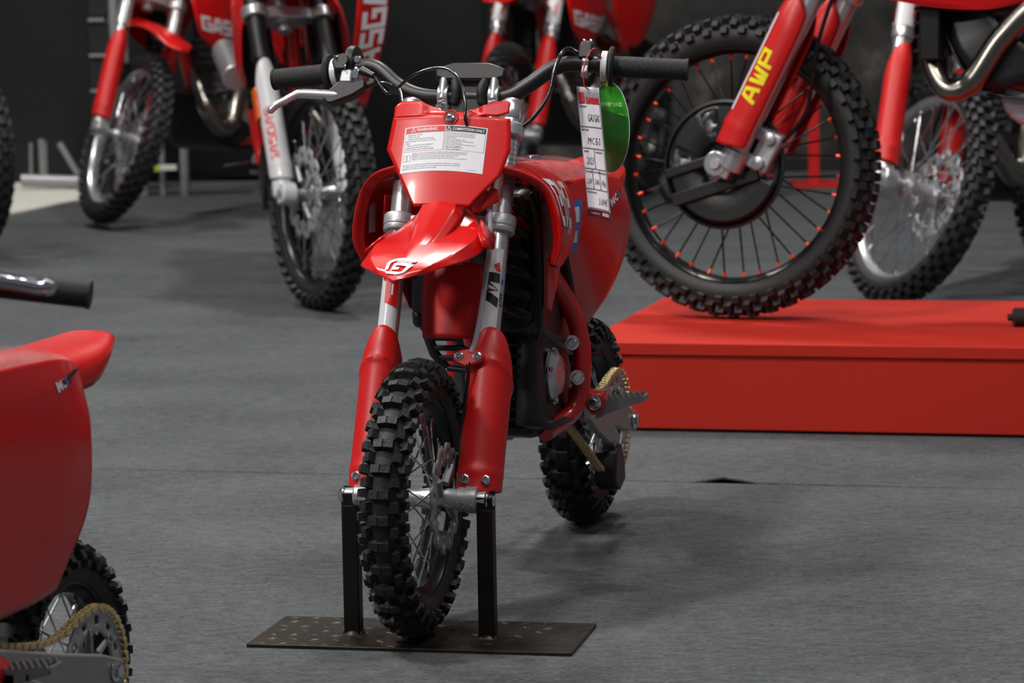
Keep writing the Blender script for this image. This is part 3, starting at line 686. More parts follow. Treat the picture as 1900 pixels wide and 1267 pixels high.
# side wing of the mudguard on the bike's left, raised spine
mb = MB(); mb.add([(.90, .066, .632), (.955, .078, .616), (.985, .092, .598), (.94, .098, .590), (.895, .088, .604)], [(0, 1, 2, 3, 4)]); mb.build('mudguard_wing', M['red'], fo, solid=.003)
mb = MB(); mb.add([(.90, -.074, .616), (.955, -.080, .606), (.985, -.094, .590), (.94, -.098, .582), (.895, -.092, .598)], [(4, 3, 2, 1, 0)]); mb.build('mudguard_wing', M['red'], fo, solid=.003)
sp = Patch([[(.868, -.030, .655), (.868, -.022, .672), (.868, .004, .677), (.868, .030, .672), (.868, .038, .655)], [(.92, -.034, .635), (.92, -.024, .650), (.92, .003, .655), (.92, .028, .650), (.92, .040, .635)], [(.985, -.026, .605), (.985, -.018, .614), (.985, .001, .617), (.985, .018, .614), (.985, .028, .604)], [(1.03, -.012, .597), (1.03, -.008, .5985), (1.03, 0, .6), (1.03, .008, .5985), (1.03, .012, .597)]], lt=True)
sp.build('mudguard_spine', M['red'], fo, 16, 16, .0028, outside=(0, 0, 1))
def fenf(off): return lambda x, y: fen.on(.93-y*5.4, .5+x*5.6, off)   # x to the left (+v), y up the fender
mb = MB(); emblem(mb, -.030, .004, .030, fenf(.0016), wx=1.5, shear=.25, wd=.95); e = deca(mb, 'emblem', M['paper'], fo)
mb = MB(); logo(mb, 'GASGAS', -.006, .0262, .0034, fenf(.0022), shear=.2, wx=1.2); deca(mb, 'lettering', M['paper'], fo)
# mud flap between the fork legs
mf = Patch([[(-.085, -.05, .405), (-.078, -.02, .405), (-.076, 0, .405), (-.078, .02, .405), (-.085, .05, .405)], [(-.095, -.052, .34), (-.086, -.02, .34), (-.084, 0, .34), (-.086, .02, .34), (-.095, .052, .34)], [(-.10, -.045, .286), (-.093, -.02, .284), (-.091, 0, .284), (-.093, .02, .284), (-.10, .045, .286)]])
mb = MB(ST); mb.grid(lambda a, b: mf(a, b), 14, 14); mb.build('mud_flap', M['redmatt'], bike, solid=.003)

# hoses down the fork
hose('clear_hose', [(-.01, .060, .56), (.006, .066, .506), (.012, .076, .452), (.012, .080, .40), (.012, .079, .364), (.014, .077, .30), (.016, .073, .250), (.0185, .068, .228)], .0042, 'clear')
hose('brake_line', [(.0185, .066, .212), (.018, .066, .205), (.012, .066, .188), (-.006, .060, .136), (-.03, .055, .075), (-.04, .054, .05)], .0030, 'hose')
mb = MB(ST); mb.prism([(-.075, .02), (-.04, .055), (-.035, .085), (-.055, .095), (-.085, .075), (-.092, .04)], .038, .062, ax=(0, 2)); P('brake_caliper', mb, 'black', bevel=.003)

# frame
mb = MB(); mb.lathe([(.030, 0), (.030, .13)], (.795, 0, .59), Vector((-math.sin(RAKE), 0, math.cos(RAKE))), 24)
for s in (-1, 1):
    mb.tube(crom([(.77, s*.02, .66), (.68, s*.06, .61), (.56, s*.082, .525), (.485, s*.095, .465), (.452, s*.108, .41), (.445, s*.112, .35), (.448, s*.106, .295), (.47, s*.095, .268), (.52, s*.082, .255), (.56, s*.075, .250)], 6), .0155, 14)
    mb.tube([(.445, s*.108, .30), (.40, s*.125, .282)], [.016, .017], 12)
    mb.tube(crom([(.56, s*.082, .53), (.42, s*.075, .60), (.22, s*.06, .625), (.05, s*.05, .63)], 5), .011, 10)
mb.tube(crom([(.78, 0, .60), (.76, 0, .50), (.72, 0, .42)], 4), .016, 12)
fo_ = P('frame', mb, 'redframe')
for (x, y, z) in ((.462, .112, .39), (.462, .120, .331)):
    mb = MB(); mb.lathe([(.011, -.006), (.011, .006)], (x, y-.012, z), (1, .2, 0), 16); mb.build('bolt_boss', M['redframe'], fo_)
    hexbolt(fo_, (x+.006, y-.012, z), (1, .3, 0), .0085)
# body: battery box, louvred guard, lower case
def loft(name, secs, m, bevel=.006, parent=None):
    """secs: (x, half width, z0, z1, y centre) chamfered boxes along x"""
    mb = MB(); vs = []
    for (x, hw, z0, z1, yc) in secs:
        c = min(hw, (z1-z0)/2)*.25
        for (y, z) in ((-hw+c, z0), (hw-c, z0), (hw, z0+c), (hw, z1-c), (hw-c, z1), (-hw+c, z1), (-hw, z1-c), (-hw, z0+c)): vs.append((x, yc+y, z))
    fs = [(i*8+k, i*8+(k+1) % 8, (i+1)*8+(k+1) % 8, (i+1)*8+k) for i in range(len(secs)-1) for k in range(8)]
    fs += [tuple(range(7, -1, -1)), tuple((len(secs)-1)*8+k for k in range(8))]
    mb.add(vs, fs); return P(name, mb, m, parent=parent, bevel=bevel)
loft('battery_case', [(.36, .07, .36, .62, 0), (.42, .085, .35, .655, 0), (.60, .092, .40, .665, 0), (.655, .085, .43, .655, 0)], 'black')
gd_ = loft('front_case', [(.655, .076, .45, .64, 0), (.668, .072, .455, .635, 0)], 'dark', bevel=.003)
for k in range(6):                                      # louvres beside the fork, each its own slat
    z = .462+k*.033
    for s in (-1, 1):
        mb = MB(); mb.tube(crom([(.672, s*.028, z+.010), (.690, s*.050, z+.009), (.690, s*.082, z-.002), (.672, s*.098, z-.010)], 5), .0075, 8, flat=.35); mb.build('slat', M['black'], gd_)
for s in (-1, 1):
    mb = MB(); mb.tube(crom([(.675, s*.094, .66), (.69, s*.103, .60), (.69, s*.104, .52), (.68, s*.098, .445), (.65, s*.085, .42)], 5), .008, 8, flat=.6); mb.build('guard_rim', M['black'], gd_)
loft('motor', [(.36, .070, .245, .36, 0), (.44, .085, .240, .40, 0), (.56, .082, .240, .43, .0), (.60, .06, .25, .40, .01)], 'black', bevel=.01)
for k in range(9):                                      # cooling fins
    z = .262+k*.0175
    mb = MB(); mb.prism([(.56, -.03), (.612, -.020), (.632, .012), (.632, .052), (.60, .074), (.56, .078)], z, z+.005, ax=(0, 1)); P('cooling_fin', mb, 'blackm')
# tall black side casing ending in the low nose under the frame
Cs = [[(.58, .040, .470), (.61, .040, .460), (.62, .060, .455), (.60, .092, .45)], [(.60, .035, .40), (.625, .050, .40), (.625, .075, .40), (.60, .085, .40)], [(.60, .032, .33), (.635, .052, .33), (.635, .078, .33), (.60, .088, .33)],
      [(.60, .035, .29), (.64, .050, .28), (.64, .082, .28), (.60, .095, .28)], [(.58, .02, .272), (.62, .045, .268), (.62, .088, .268), (.57, .112, .276)], [(.52, .02, .262), (.56, .04, .256), (.56, .09, .256), (.50, .11, .264)]]
Patch(Cs).build('motor_cover', M['black'], bike, 20, 16, .004, outside=(1, 0, 0))
# open slotted bracket below the mud flap
mb = MB()
for s in (-1,):
    for k in range(4): mb.box((.64, -.056+k*.002, .432-k*.0165), (.014, .092-k*.009, .0085))
    mb.box((.64, -.06, .452), (.014, .09, .022)); mb.tube([(.64, -.103, .465), (.64, -.101, .42), (.64, -.090, .39), (.64, -.070, .366)], [.009, .009, .009, .008], 8); mb.tube([(.64, -.068, .366), (.64, -.02, .36)], .006, 8); mb.box((.64, -.010, .40), (.016, .012, .09))
P('slotted_bracket', mb, 'black', bevel=.0015)
mb = MB(); mb.box((.70, -.088, .50), (.05, .03, .07)); mb.tube([(.70, -.095, .47), (.69, -.098, .44)], [.014, .012], 10); P('connector_block', mb, 'black', bevel=.008)
# round silver cover of the motor's left side, and bolts
mb = MB(); mb.lathe([(.044, 0), (.044, .006), (.036, .010), (.030, .016), (.012, .018), (.001, .018)], (.545, .084, .345), (0, 1, 0), 28); mc = P('sprocket_cover', mb, 'alu')
for a in (75, -80, 165, 20): screw(mc, (.545+.042*math.cos(R_(a)), .090, .345+.042*math.sin(R_(a))), (.3, 1, 0), .006, name='cap_screw')
for z in (.384, .345, .306):
    mb = MB(); mb.tube([(.552, .066, z), (.556, .094, z)], [.0055, .0055], 12); mb.build('cap_screw', M['alu'], mc)
# shrouds
def mir(C, s): return [[(x, y*s, z) for (x, y, z) in r] for r in C]
SH = [[(.845, .070, .706), (.852, .080, .716), (.74, .088, .712), (.62, .075, .700), (.53, .060, .694)],
      [(.825, .110, .692), (.832, .124, .702), (.72, .122, .694), (.62, .112, .684), (.53, .098, .674)],
      [(.800, .138, .668), (.808, .154, .676), (.70, .143, .664), (.62, .132, .656), (.53, .118, .646)],
      [(.795, .152, .628), (.803, .169, .632), (.69, .150, .622), (.61, .138, .612), (.52, .124, .604)],
      [(.793, .155, .588), (.800, .173, .588), (.70, .150, .576), (.62, .136, .566), (.54, .123, .562)],
      [(.785, .146, .554), (.790, .160, .550), (.72, .143, .540), (.66, .132, .536), (.60, .122, .536)]]
for s in (1, -1):
    sh = Patch(mir(SH, s)); so = sh.build('radiator_shroud', M['red'], bike, 36, 28, .0035, outside=(0, s, 0))
    def shf(off, sh=sh): return lambda x, y: sh.on(.5+y, .5+x, off)
    # big wrap-round lettering on the outer face, seen edge on
    mb = MB(); q = -1 if s > 0 else 1
    logo(mb, 'GAS', -.18 if s < 0 else -.20, -.16, .30, shf(.002), shear=0, wx=.45) if s > 0 else None
    if s > 0: deca(mb, 'lettering', M['paper'], so)
    else:
        mb = MB(); mb.grid(lambda a, b: Patch(mir([[(.796, .150, .645), (.776, .146, .65)], [(.794, .1525, .602), (.774, .148, .602)]], s), True, True).on(a, b, 0)+Vector((.0, .0035*1, 0)), 2, 2); deca(mb, 'sticker', M['papgrey'], so)
    lo = Patch(mir([[(.74, .134, .560), (.68, .130, .556), (.62, .124, .548)], [(.72, .126, .52), (.68, .130, .52), (.63, .120, .51)], [(.69, .116, .47), (.67, .118, .465), (.65, .112, .46)]], s)); lo.build('lower_shroud', M['red'], bike, 12, 12, .003, outside=(0, s, 0))
    inn = Patch(mir([[(.80, .120, .664), (.68, .090, .66)], [(.785, .128, .60), (.66, .096, .60)], [(.76, .122, .55), (.655, .098, .54)]], s)); inn.build('shroud_liner', M['redmatt'] if s < 0 else M['dark'], bike, 8, 8, .003)
# seat, tail, side panels
SE = [[(.60, -.075, .672), (.60, -.05, .70), (.60, 0, .708), (.60, .05, .70), (.60, .075, .672)], [(.42, -.085, .655), (.42, -.055, .682), (.42, 0, .690), (.42, .055, .682), (.42, .085, .655)],
      [(.24, -.090, .652), (.24, -.060, .674), (.24, 0, .682), (.24, .060, .674), (.24, .090, .652)], [(.08, -.086, .640), (.08, -.055, .655), (.08, 0, .660), (.08, .055, .655), (.08, .086, .640)]]
se = Patch(SE); sto = se.build('seat', M['redseat'], bike, 24, 20, .02, outside=(0, 0, 1))
mb = MB(); rn = random.Random(5)
fo2 = [[se.on(i/14*.98, j/12, .004+rn.uniform(0, .005)) for j in range(13)] for i in range(15)]
pf = Patch(fo2, True, True); pf.build('clear_film', M['film'], sto, 56, 48, 0, outside=(0, 0, 1))
mb = MB(); mb.lathe([(.0001, .004), (.011, .004), (.013, 0), (.013, -.004)], (.40, .02, .697), (0, 0, 1), 24); screwo = mb.build('seat_bolt', M['chrome'], sto)
TAc = [[(.16, -.088, .610), (.15, -.084, .644), (.14, -.05, .657), (.14, 0, .662), (.14, .05, .657), (.15, .084, .644), (.16, .088, .610)], [(.03, -.085, .606), (.02, -.080, .638), (.02, -.05, .654), (.02, 0, .658), (.02, .05, .654), (.02, .080, .638), (.03, .085, .606)],
      [(-.055, -.070, .626), (-.07, -.068, .645), (-.08, -.045, .657), (-.08, 0, .660), (-.08, .045, .657), (-.07, .068, .645), (-.055, .070, .626)], [(-.122, -.046, .645), (-.135, -.044, .655), (-.14, -.03, .663), (-.14, 0, .665), (-.14, .03, .663), (-.135, .044, .655), (-.122, .046, .645)]]
Patch(TAc).build('rear_mudguard', M['red'], bike, 24, 18, .003, outside=(0, 0, 1))
SPn = [[(.44, .080, .655), (.28, .094, .660), (.14, .092, .650), (.03, .082, .638)], [(.45, .086, .60), (.30, .104, .605), (.14, .106, .605), (.045, .097, .605)], [(.42, .078, .55), (.30, .102, .555), (.15, .110, .56), (.035, .103, .56)],
      [(.37, .068, .485), (.29, .090, .49), (.17, .104, .49), (.075, .098, .495)], [(.31, .062, .435), (.27, .078, .435), (.20, .088, .435), (.14, .086, .440)], [(.262, .058, .398), (.25, .064, .396), (.23, .070, .396), (.205, .070, .402)]]
for s in (1, -1):
    spn = Patch(mir(SPn, s)); pn = spn.build('side_panel', M['red'], bike, 36, 28, .003, outside=(0, s, 0))
    if s > 0:
        f1 = lambda x, y: spn.on(.5-y, .5+x, .0018)
        mb = MB(); put_text(mb, 'MC', .02, .27, .05, f1, width=.13, bold=.05, rot=R_(18)); deca(mb, 'lettering', M['paper'], pn)
        mb = MB(); put_text(mb, 'E', .165, .315, .05, f1, width=.045, bold=.05, rot=R_(18)); deca(mb, 'lettering', M['blueink'], pn)
        mb = MB(); put_text(mb, '5', .225, .332, .05, f1, width=.045, bold=.05, rot=R_(18)); deca(mb, 'lettering', M['ink'], pn)
        mb = MB(); mb.grid(lambda a, b: spn.on(.12+.33*a, .01+(.17-.05*a)*b, .0016), 8, 6); bl = deca(mb, 'sticker', M['blueink'], pn)
        mb = MB(); mb.grid(lambda a, b: spn.on(.16+.10*a, .02+.12*b, .0022), 5, 5); mb.grid(lambda a, b: spn.on(.32+.08*a, .02+.10*b, .0022), 5, 5); mb.grid(lambda a, b: spn.on(.16+.24*a, .02+.035*b, .0023), 5, 3); deca(mb, 'lettering', M['paper'], bl)
    # dark inner side of the tail under the panel
mb = MB(); mb.box((.27, 0, .57), (.26, .09, .12)); P('under_seat_box', mb, 'dark', bevel=.01)
mb = MB(); mb.tube([(.34, .0, .56), (.26, 0, .36)], [.028, .028], 16)
for k in range(7): mb.lathe([(.034, -.003), (.036, 0), (.034, .003)], (.335-k*.009, 0, .545-k*.021), (-.37, 0, -.93), 20)
P('rear_shock', mb, 'dark')
for s in (1, -1): # black inner strut seen between shroud and side panel
    mb = MB(); mb.tube(crom([(.50, s*.085, .58), (.47, s*.092, .50), (.42, s*.085, .44)], 5), .012, 8, flat=.5); P('subframe_strut', mb, 'black')
# swingarm
for s in (1, -1):
    mb = MB(); secs = [(.42, .078, .030, .022), (.30, .080, .034, .022), (.15, .084, .030, .018), (.03, .086, .030, .016), (-.035, .086, .022, .014)]; vs = []
    for (x, y, hh, t) in secs:
        zc = .285+(x-.42)*(.285-.192)/.42
        for (a, b) in ((-1, -1), (1, -1), (1, 1), (-1, 1)): vs.append((x, s*y+a*t/2, zc+b*hh*.8))
    fs = [(i*4+k, i*4+(k+1) % 4, (i+1)*4+(k+1) % 4, (i+1)*4+k) for i in range(4) for k in range(4)]+[(3, 2, 1, 0), (16, 17, 18, 19)]
    mb.add(vs, fs); sw = P('swingarm', mb, 'grey', bevel=.004)
    hexbolt(sw, (0, s*.095, .192), (0, s, 0), .010, 'axle_nut')
mb = MB(); mb.box((.34, 0, .275), (.05, .15, .045)); P('swingarm_bridge', mb, 'grey', bevel=.005)
mb = MB(); mb.tube([(0, -.10, RR), (0, .10, RR)], .008, 12); P('rear_axle', mb, 'chrome')
# sprocket
mb = MB(); n = 46; vs = []; fs = []
for ri, r in enumerate((.058, .068, .080, .0895)):
    for k in range(n*2):
        a = math.pi*k/n; rr = r+(.0035 if (ri == 3 and k % 2) else 0); vs.append((rr*math.cos(a), .062, RR+rr*math.sin(a)))
for ri in range(3):
    for k in range(n*2):
        if ri == 1 and k % 8 < 3: continue
        fs.append((ri*n*2+k, ri*n*2+(k+1) % (n*2), (ri+1)*n*2+(k+1) % (n*2), (ri+1)*n*2+k))
mb.add(vs, fs); spr = mb.build('sprocket', M['cast'], bike, solid=.004)
for k in range(6):
    a = k*math.pi/3+.2; mb = MB(); mb.tube([(.028*math.cos(a), .058, RR+.028*math.sin(a)), (.062*math.cos(a+.18), .0605, RR+.062*math.sin(a+.18))], [.008, .005], 6, flat=.5); mb.build('arm', M['cast'], spr)
    hexbolt(spr, (.060*math.cos(a+.15), .0625, RR+.060*math.sin(a+.15)), (0, 1, 0), .0038)
# chain: links along a loop
arc = [(.093*math.cos(R_(a)), RR+.093*math.sin(R_(a))) for a in range(76, 291, 12)]
loop = [(.40, .306), (.30, .290), (.20, .268), (.12, .262), (.06, .275)]+arc[0:]+[(.12, .118), (.25, .182), (.38, .240)]
fa = [(.425+.032*math.cos(R_(a)), .272+.032*math.sin(R_(a))) for a in range(-70, 81, 25)]
lp = crom([(x, .062, z) for x, z in loop+fa], 8, closed=True)
dd = [0]
for i in range(1, len(lp)): dd.append(dd[-1]+(lp[i]-lp[i-1]).length)
tot = dd[-1]+(lp[0]-lp[-1]).length; pit = .0105; nl = int(tot/pit/2)*2; pts = []; j = 0
for i in range(nl):
    d = tot*i/nl
    while j+1 < len(dd) and dd[j+1] < d: j += 1
    b = lp[(j+1) % len(lp)]; seg = (dd[j+1] if j+1 < len(dd) else tot)-dd[j]; pts.append(lp[j].lerp(b, (d-dd[j])/max(seg, 1e-6)))
mb = MB()
for i in range(nl):
    a, b = pts[i], pts[(i+1) % nl]; t = (b-a).normalized(); nrm = Vector((0, 1, 0)).cross(t); wy = .0062 if i % 2 else .0044
    for s in (-1, 1):
        vs = []
        for y in (s*wy-.0007, s*wy+.0007):
            for (p, q) in ((-.0028, 0), (-.0018, .0042), (.0018, .0046), (.5, .0032), (0, 0)):
                pass
            for (f, h) in ((-.25, 0), (-.15, .0040), (.10, .0045), (.5, .0034), (.9, .0045), (1.15, .0040), (1.25, 0), (1.15, -.0040), (.9, -.0045), (.5, -.0034), (.10, -.0045), (-.15, -.0040)):
                vs.append(a+t*(f*pit)+nrm*h+Vector((0, y, 0)))
        n = 12; mb.add(vs, [tuple(range(n-1, -1, -1)), tuple(range(n, 2*n))]+[(k, (k+1) % n, n+(k+1) % n, n+k) for k in range(n)])
    mb.tube([a+Vector((0, -.0068, 0)), a+Vector((0, .0068, 0))], .0030, 8)
ch = P('chain', mb, 'gold', fixn=False); ch['kind'] = 'stuff'
mb = MB(); mb.prism([(.115, .150), (.125, .095), (.085, .075), (.045, .090), (.05, .125), (.075, .160)], .050, .090, ax=(0, 2)); P('chain_guide', mb, 'black', bevel=.004)
mb = MB(); mb.prism([(.10, .20), (.13, .19), (.09, .15), (.06, .15)], .066, .082, ax=(0, 2)); P('guide_bracket', mb, 'cast', bevel=.002)
# foot pegs
for s in (1, -1):
    mb = MB(); mb.prism([(s*.122, .300), (s*.140, .300), (s*.148, .290), (s*.146, .272), (s*.125, .262), (s*.115, .275)], .405, .44, ax=(1, 2)); br = P('peg_bracket', mb, 'redframe', bevel=.003)
    hexbolt(br, (.441, s*.131, .285), (1, 0, 0), .0085)
    mb = MB()
    for x in (.395, .425):
        top = []; nT = 7
        y0, y1 = .145, .214
        for k in range(nT):
            ya = y0+(y1-y0)*k/nT; yb = y0+(y1-y0)*(k+.5)/nT; zt = .285+(ya-y0)*.13
            top += [(s*ya, zt+.009), (s*(ya+.0015), zt+.009), (s*yb, zt+.002)]
        out = top+[(s*.214, .288), (s*.21, .284), (s*.19, .279), (s*.16, .268), (s*.130, .254), (s*.128, .268)]
        mb.prism(out, x-.002, x+.002, ax=(1, 2))
    mb.box((.41, s*.213, .291), (.034, .003, .010)); mb.box((.41, s*.150, .276), (.034, .02, .012)); mb.box((.41, s*.18, .279), (.034, .004, .010)); P('foot_peg', mb, 'grey')
    mb = MB(); mb.prism([(.36, .282), (.33, .262), (.25, .232), (.18, .205), (.14, .183), (.15, .172), (.22, .182), (.30, .212), (.37, .245)], s*.092 if s > 0 else -.105, s*.105 if s > 0 else -.092, ax=(0, 2)); P('heel_guard', mb, 'grey', bevel=.003)

# ------------------------------------------------------------------ wheel stand
axL = BT @ ST @ Vector((0, -.1045, 0)); axR = BT @ ST @ Vector((0, .1095, 0))
c4 = [ground(457, 1195, .005), ground(1060, 1212, .005), ground(1107, 1157, .005), ground(530, 1143, .005)]
dpl = (c4[1]-c4[0]).normalized(); npl_ = Vector((-dpl.y, dpl.x, 0))
SWT = Matrix(((dpl.x, npl_.x, 0, 0), (dpl.y, npl_.y, 0, 0), (0, 0, 1, 0), (0, 0, 0, 1)))
ori = (c4[0]+c4[2])/2; SWT.translation = Vector((ori.x, ori.y, 0)); inv = SWT.inverted()
sd = empty('wheel_stand', SWT, 'dark steel wheel stand, scuffed tread plate with two square posts gripping the front axle', 'stand')
q = [inv @ p for p in c4]
mb = MB(); mb.prism([(p.x, p.y) for p in q], 0, .0055, ax=(0, 1)); mb.build('base_plate', M['plate'], sd, bevel=.0008)
mb = MB(); rn = random.Random(2); Lx = (q[1]-q[0]).length; Ly = (q[3]-q[0]).y
for i in range(15):
    for j in range(7):
        x = q[0].x+.02+(Lx-.03)*i/14+(.008 if j % 2 else 0); y = q[0].y+.012+(Ly-.022)*j/6
        if x > q[1].x-.012 or (x > q[0].x+Lx*.72 and rn.random() < .6): continue
        a = R_(38) if (i+j) % 2 else R_(-38); T = Matrix.Translation((x, y, .0055)) @ Matrix.Rotation(a, 4, 'Z')
        vs = [(-.010, 0, 0), (0, -.003, 0), (.010, 0, 0), (0, .003, 0), (-.004, 0, .0011), (.004, 0, .0011)]
        mb.add(vs, [(0, 1, 4), (1, 5, 4), (1, 2, 5), (2, 3, 5), (3, 4, 5), (3, 0, 4)], T)
tr = mb.build('tread_bumps', M['plate'], sd); tr['kind'] = 'stuff'
for a in (axL, axR):
    p = inv @ a
    hgt = a.z+.012; t = .0125
    mb = MB()
    mb.box((p.x, p.y, hgt/2-.010), (2*t, 2*t, hgt-.030)); mb.box((p.x, p.y+t-.002, hgt-.012), (2*t, .004, .028)); mb.box((p.x, p.y-t+.002, hgt-.016), (2*t, .004, .020))
    mb.build('post', M['steel'], sd, bevel=.0016)
    mb = MB(); mb.lathe([(.019, 0), (.017, .003), (.013, .006)], (p.x, p.y, .0052), (0, 0, 1), 10); mb.build('weld_bead', M['plate'], sd)

# ------------------------------------------------------------------ hanging tags
def local_T(u0, v0, w0, yaw=0.0):
    """world matrix at a point of the steering frame, axes: x right in picture, y towards the camera-ish normal, z up"""
    p = BT @ ST @ Vector((u0, v0, w0)); xa = Vector((1, -.05, 0)).normalized(); xa = Matrix.Rotation(yaw, 3, 'Z') @ xa; ya = Vector((0, 0, 1)).cross(xa)
    return Matrix(((xa.x, ya.x, 0, p.x), (xa.y, ya.y, 0, p.y), (xa.z, ya.z, 1, p.z), (0, 0, 0, 1)))
TT = local_T(BU+.010, .192, .700, R_(-42))
tg = empty('price_tag', TT, 'long white price tag with handwritten figures, on a red string before the green tag', 'tag')
TGL = .222
def tagf(off):   # x 0..49, y 0..-205 (mm): the card bows and leans
    def f(x, y):
        t = -y/205
        return Vector(((x-23)*.001+.024*t+.010*t*t, -off-.012*t*t+.004*math.sin(x/49*math.pi)-.0, y*.001*(1-.0)-.0045*(x/49)*(.3+t)))
    return f
mb = MB(); mb.grid(lambda a, b: tagf(0)(49*a, -205*b), 8, 20); mb.build('card', M['papgrey'], tg, solid=.0006, fixn=False)
t1, t2 = tagf(.0010), tagf(.0016)
def rrect(x0, y0, x1, y1, r=3):
    mbx = []; 
    for cx, cy, a0 in ((x1-r, y1-r, 0), (x0+r, y1-r, 90), (x0+r, y0+r, 180), (x1-r, y0+r, 270)):
        for k in range(4): a = R_(a0+30*k); mbx.append((cx+r*math.cos(a), cy+r*math.sin(a)))
    return mbx
mb = MB()
boxes = [(2, -62, 47, -27), (2, -96, 47, -64.5), (2, -128, 22, -98.5), (24, -128, 47, -98.5), (2, -160, 15, -130.5), (17, -160, 30, -130.5), (32, -160, 47, -130.5), (2, -190, 47, -162.5)]
for b in boxes:
    c_ = 1.6; rect_on(mb, b[0]+c_, b[1], b[2]-c_, b[3], t1, 6, 6)
    for q0, q1 in ((b[0], b[0]+c_), (b[2]-c_, b[2])):
        a0_, a1_ = (1.6, 0) if q0 == b[0] else (0, 1.6)
        mb.grid(lambda a, c: t1(q0+(q1-q0)*a, (b[1]+(a0_+(a1_-a0_)*a))*(1-c)+(b[3]-(a0_+(a1_-a0_)*a))*c), 2, 6)
deca(mb, 'field', M['paper'], tg)
mb = MB(); rect_on(mb, 0, -205, 49, -192.5, t1, 4, 2); deca(mb, 'footer', M['maroon'], tg)
mb = MB(); logo(mb, 'GASGAS', 17, -25, 8, t1, shear=0, wx=.56, wd=1.5); emblem(mb, 4, -24, 14, t1, wx=.55, shear=0, wd=1.3); deca(mb, 'heading', M['redink'], tg)
mb = MB()
for st, x, y in (('MARKE', 4, -32), ('MODEL', 4, -69), ('JAHR', 4, -103), ('RANGE/CAPACITY', 26, -103), ('POWER', 3, -135), ('BATTERY', 18, -135), ('WEIGHT', 33, -135), ('PRICE INCL.', 4, -167)): put_text(mb, st, x, y, 2.6, t2, maxw=18, bold=.03)
deca(mb, 'small_print', M['ink'], tg)
mb = MB()
for st, x, y, h, wd in (('GASGAS', 15, -54, 12, 29), ('MC E-5', 12, -90, 11, 28), ('2023', 7, -122, 12, 13), ('2 kW', 4, -153, 9, 9.5), ('24Ah', 18.5, -153, 9, 10), ('43kg', 34, -153, 9, 11), ('3.690\u20ac', 23, -184, 11, 21)): put_text(mb, st, x, y, h, t2, width=wd, shear=.12)
deca(mb, 'handwriting', M['ink'], tg)
mb = MB(); logo(mb, 'GASGAS', 30, -200, 4.2, t2, shear=0, wx=.6, wd=1.3); put_text(mb, 'POWERED BY', 7, -199.5, 2.0, t2); deca(mb, 'footer_lettering', M['paper'], tg)
mb = MB(); mb.tube(crom([Vector((-.001, .004, -.004)), Vector((-.002, -.004, .004)), Vector((-.003, -.003, .03)), Vector((-.002, .008, .052)), Vector((-.001, .020, .060)), Vector((0, .030, .054)), Vector((.001, .034, .040))], 6), .0011, 8); mb.build('string', M['string'], tg)
TG2 = local_T(BU-.032, .208, .724, R_(-35))
gt = empty('green_tag', TG2, 'oval green card tag hanging from the grip collar behind the price tag', 'tag')
def ovf(off):
    def f(x, y): return Vector((x*.001, -off-.00006*x*x*.02, y*.001))
    return f
def oval(f, c, a, b, n=48): return [f(c[0]+a*math.cos(2*math.pi*k/n)*(1), c[1]+b*math.sin(2*math.pi*k/n)) for k in range(n)]
f0 = ovf(0); oc = (12, -72)
mb = MB(); o1 = oval(ovf(0), oc, 42, 73); o2_ = oval(ovf(-.0008), oc, 42, 73); n = 48; mb.add(o1+o2_, [tuple(range(n)), tuple(range(2*n-1, n-1, -1))]+[(k, n+k, n+(k+1) % n, (k+1) % n) for k in range(n)]); mb.build('card', M['paper'], gt)
mb = MB(); mb.add(oval(ovf(.0004), oc, 41, 72), [tuple(range(48))]); deca(mb, 'printed_face', M['green'], gt)
mb = MB(); pts = [(oc[0]+41*math.cos(R_(a)), oc[1]+72*math.sin(R_(a))) for a in range(-178, 18, 8)]; mb.add([ovf(.0007)(*p) for p in pts]+[ovf(.0007)(-15, -40)], [tuple(range(len(pts)+1))]); deca(mb, 'printed_panel', M['dkgreen'], gt)
mb = MB(); put_text(mb, 'KEYGUARD LOCK', -16, -38, 6.5, ovf(.0013), width=56, bold=.04)
GW = ['Sie haben Freude am Fahren', 'und an guter Technik im', 'Gelande. Bitte schliessen', 'Sie das Fahrzeug nach der', 'Probefahrt immer ab und', 'geben den Schlussel am', 'Stand zuruck. Vielen Dank', 'und gute Fahrt wunscht', 'das ganze Team']
for k, st in enumerate(GW): put_text(mb, st, -6, -52-k*6.2, 3.0, ovf(.0013), maxw=52, bold=.03)
put_text(mb, 'Mehr Infos am Stand', -4, -112, 2.8, ovf(.0013), maxw=34, bold=.03); deca(mb, 'small_print', M['ltgreen'], gt)
mb = MB(); mb.tube(crom([(.010, -.002, -.006), (.011, -.003, .004), (.010, .004, .018), (.008, .012, .026)], 5), .0012, 8); mb.build('string', M['yellow'], gt)

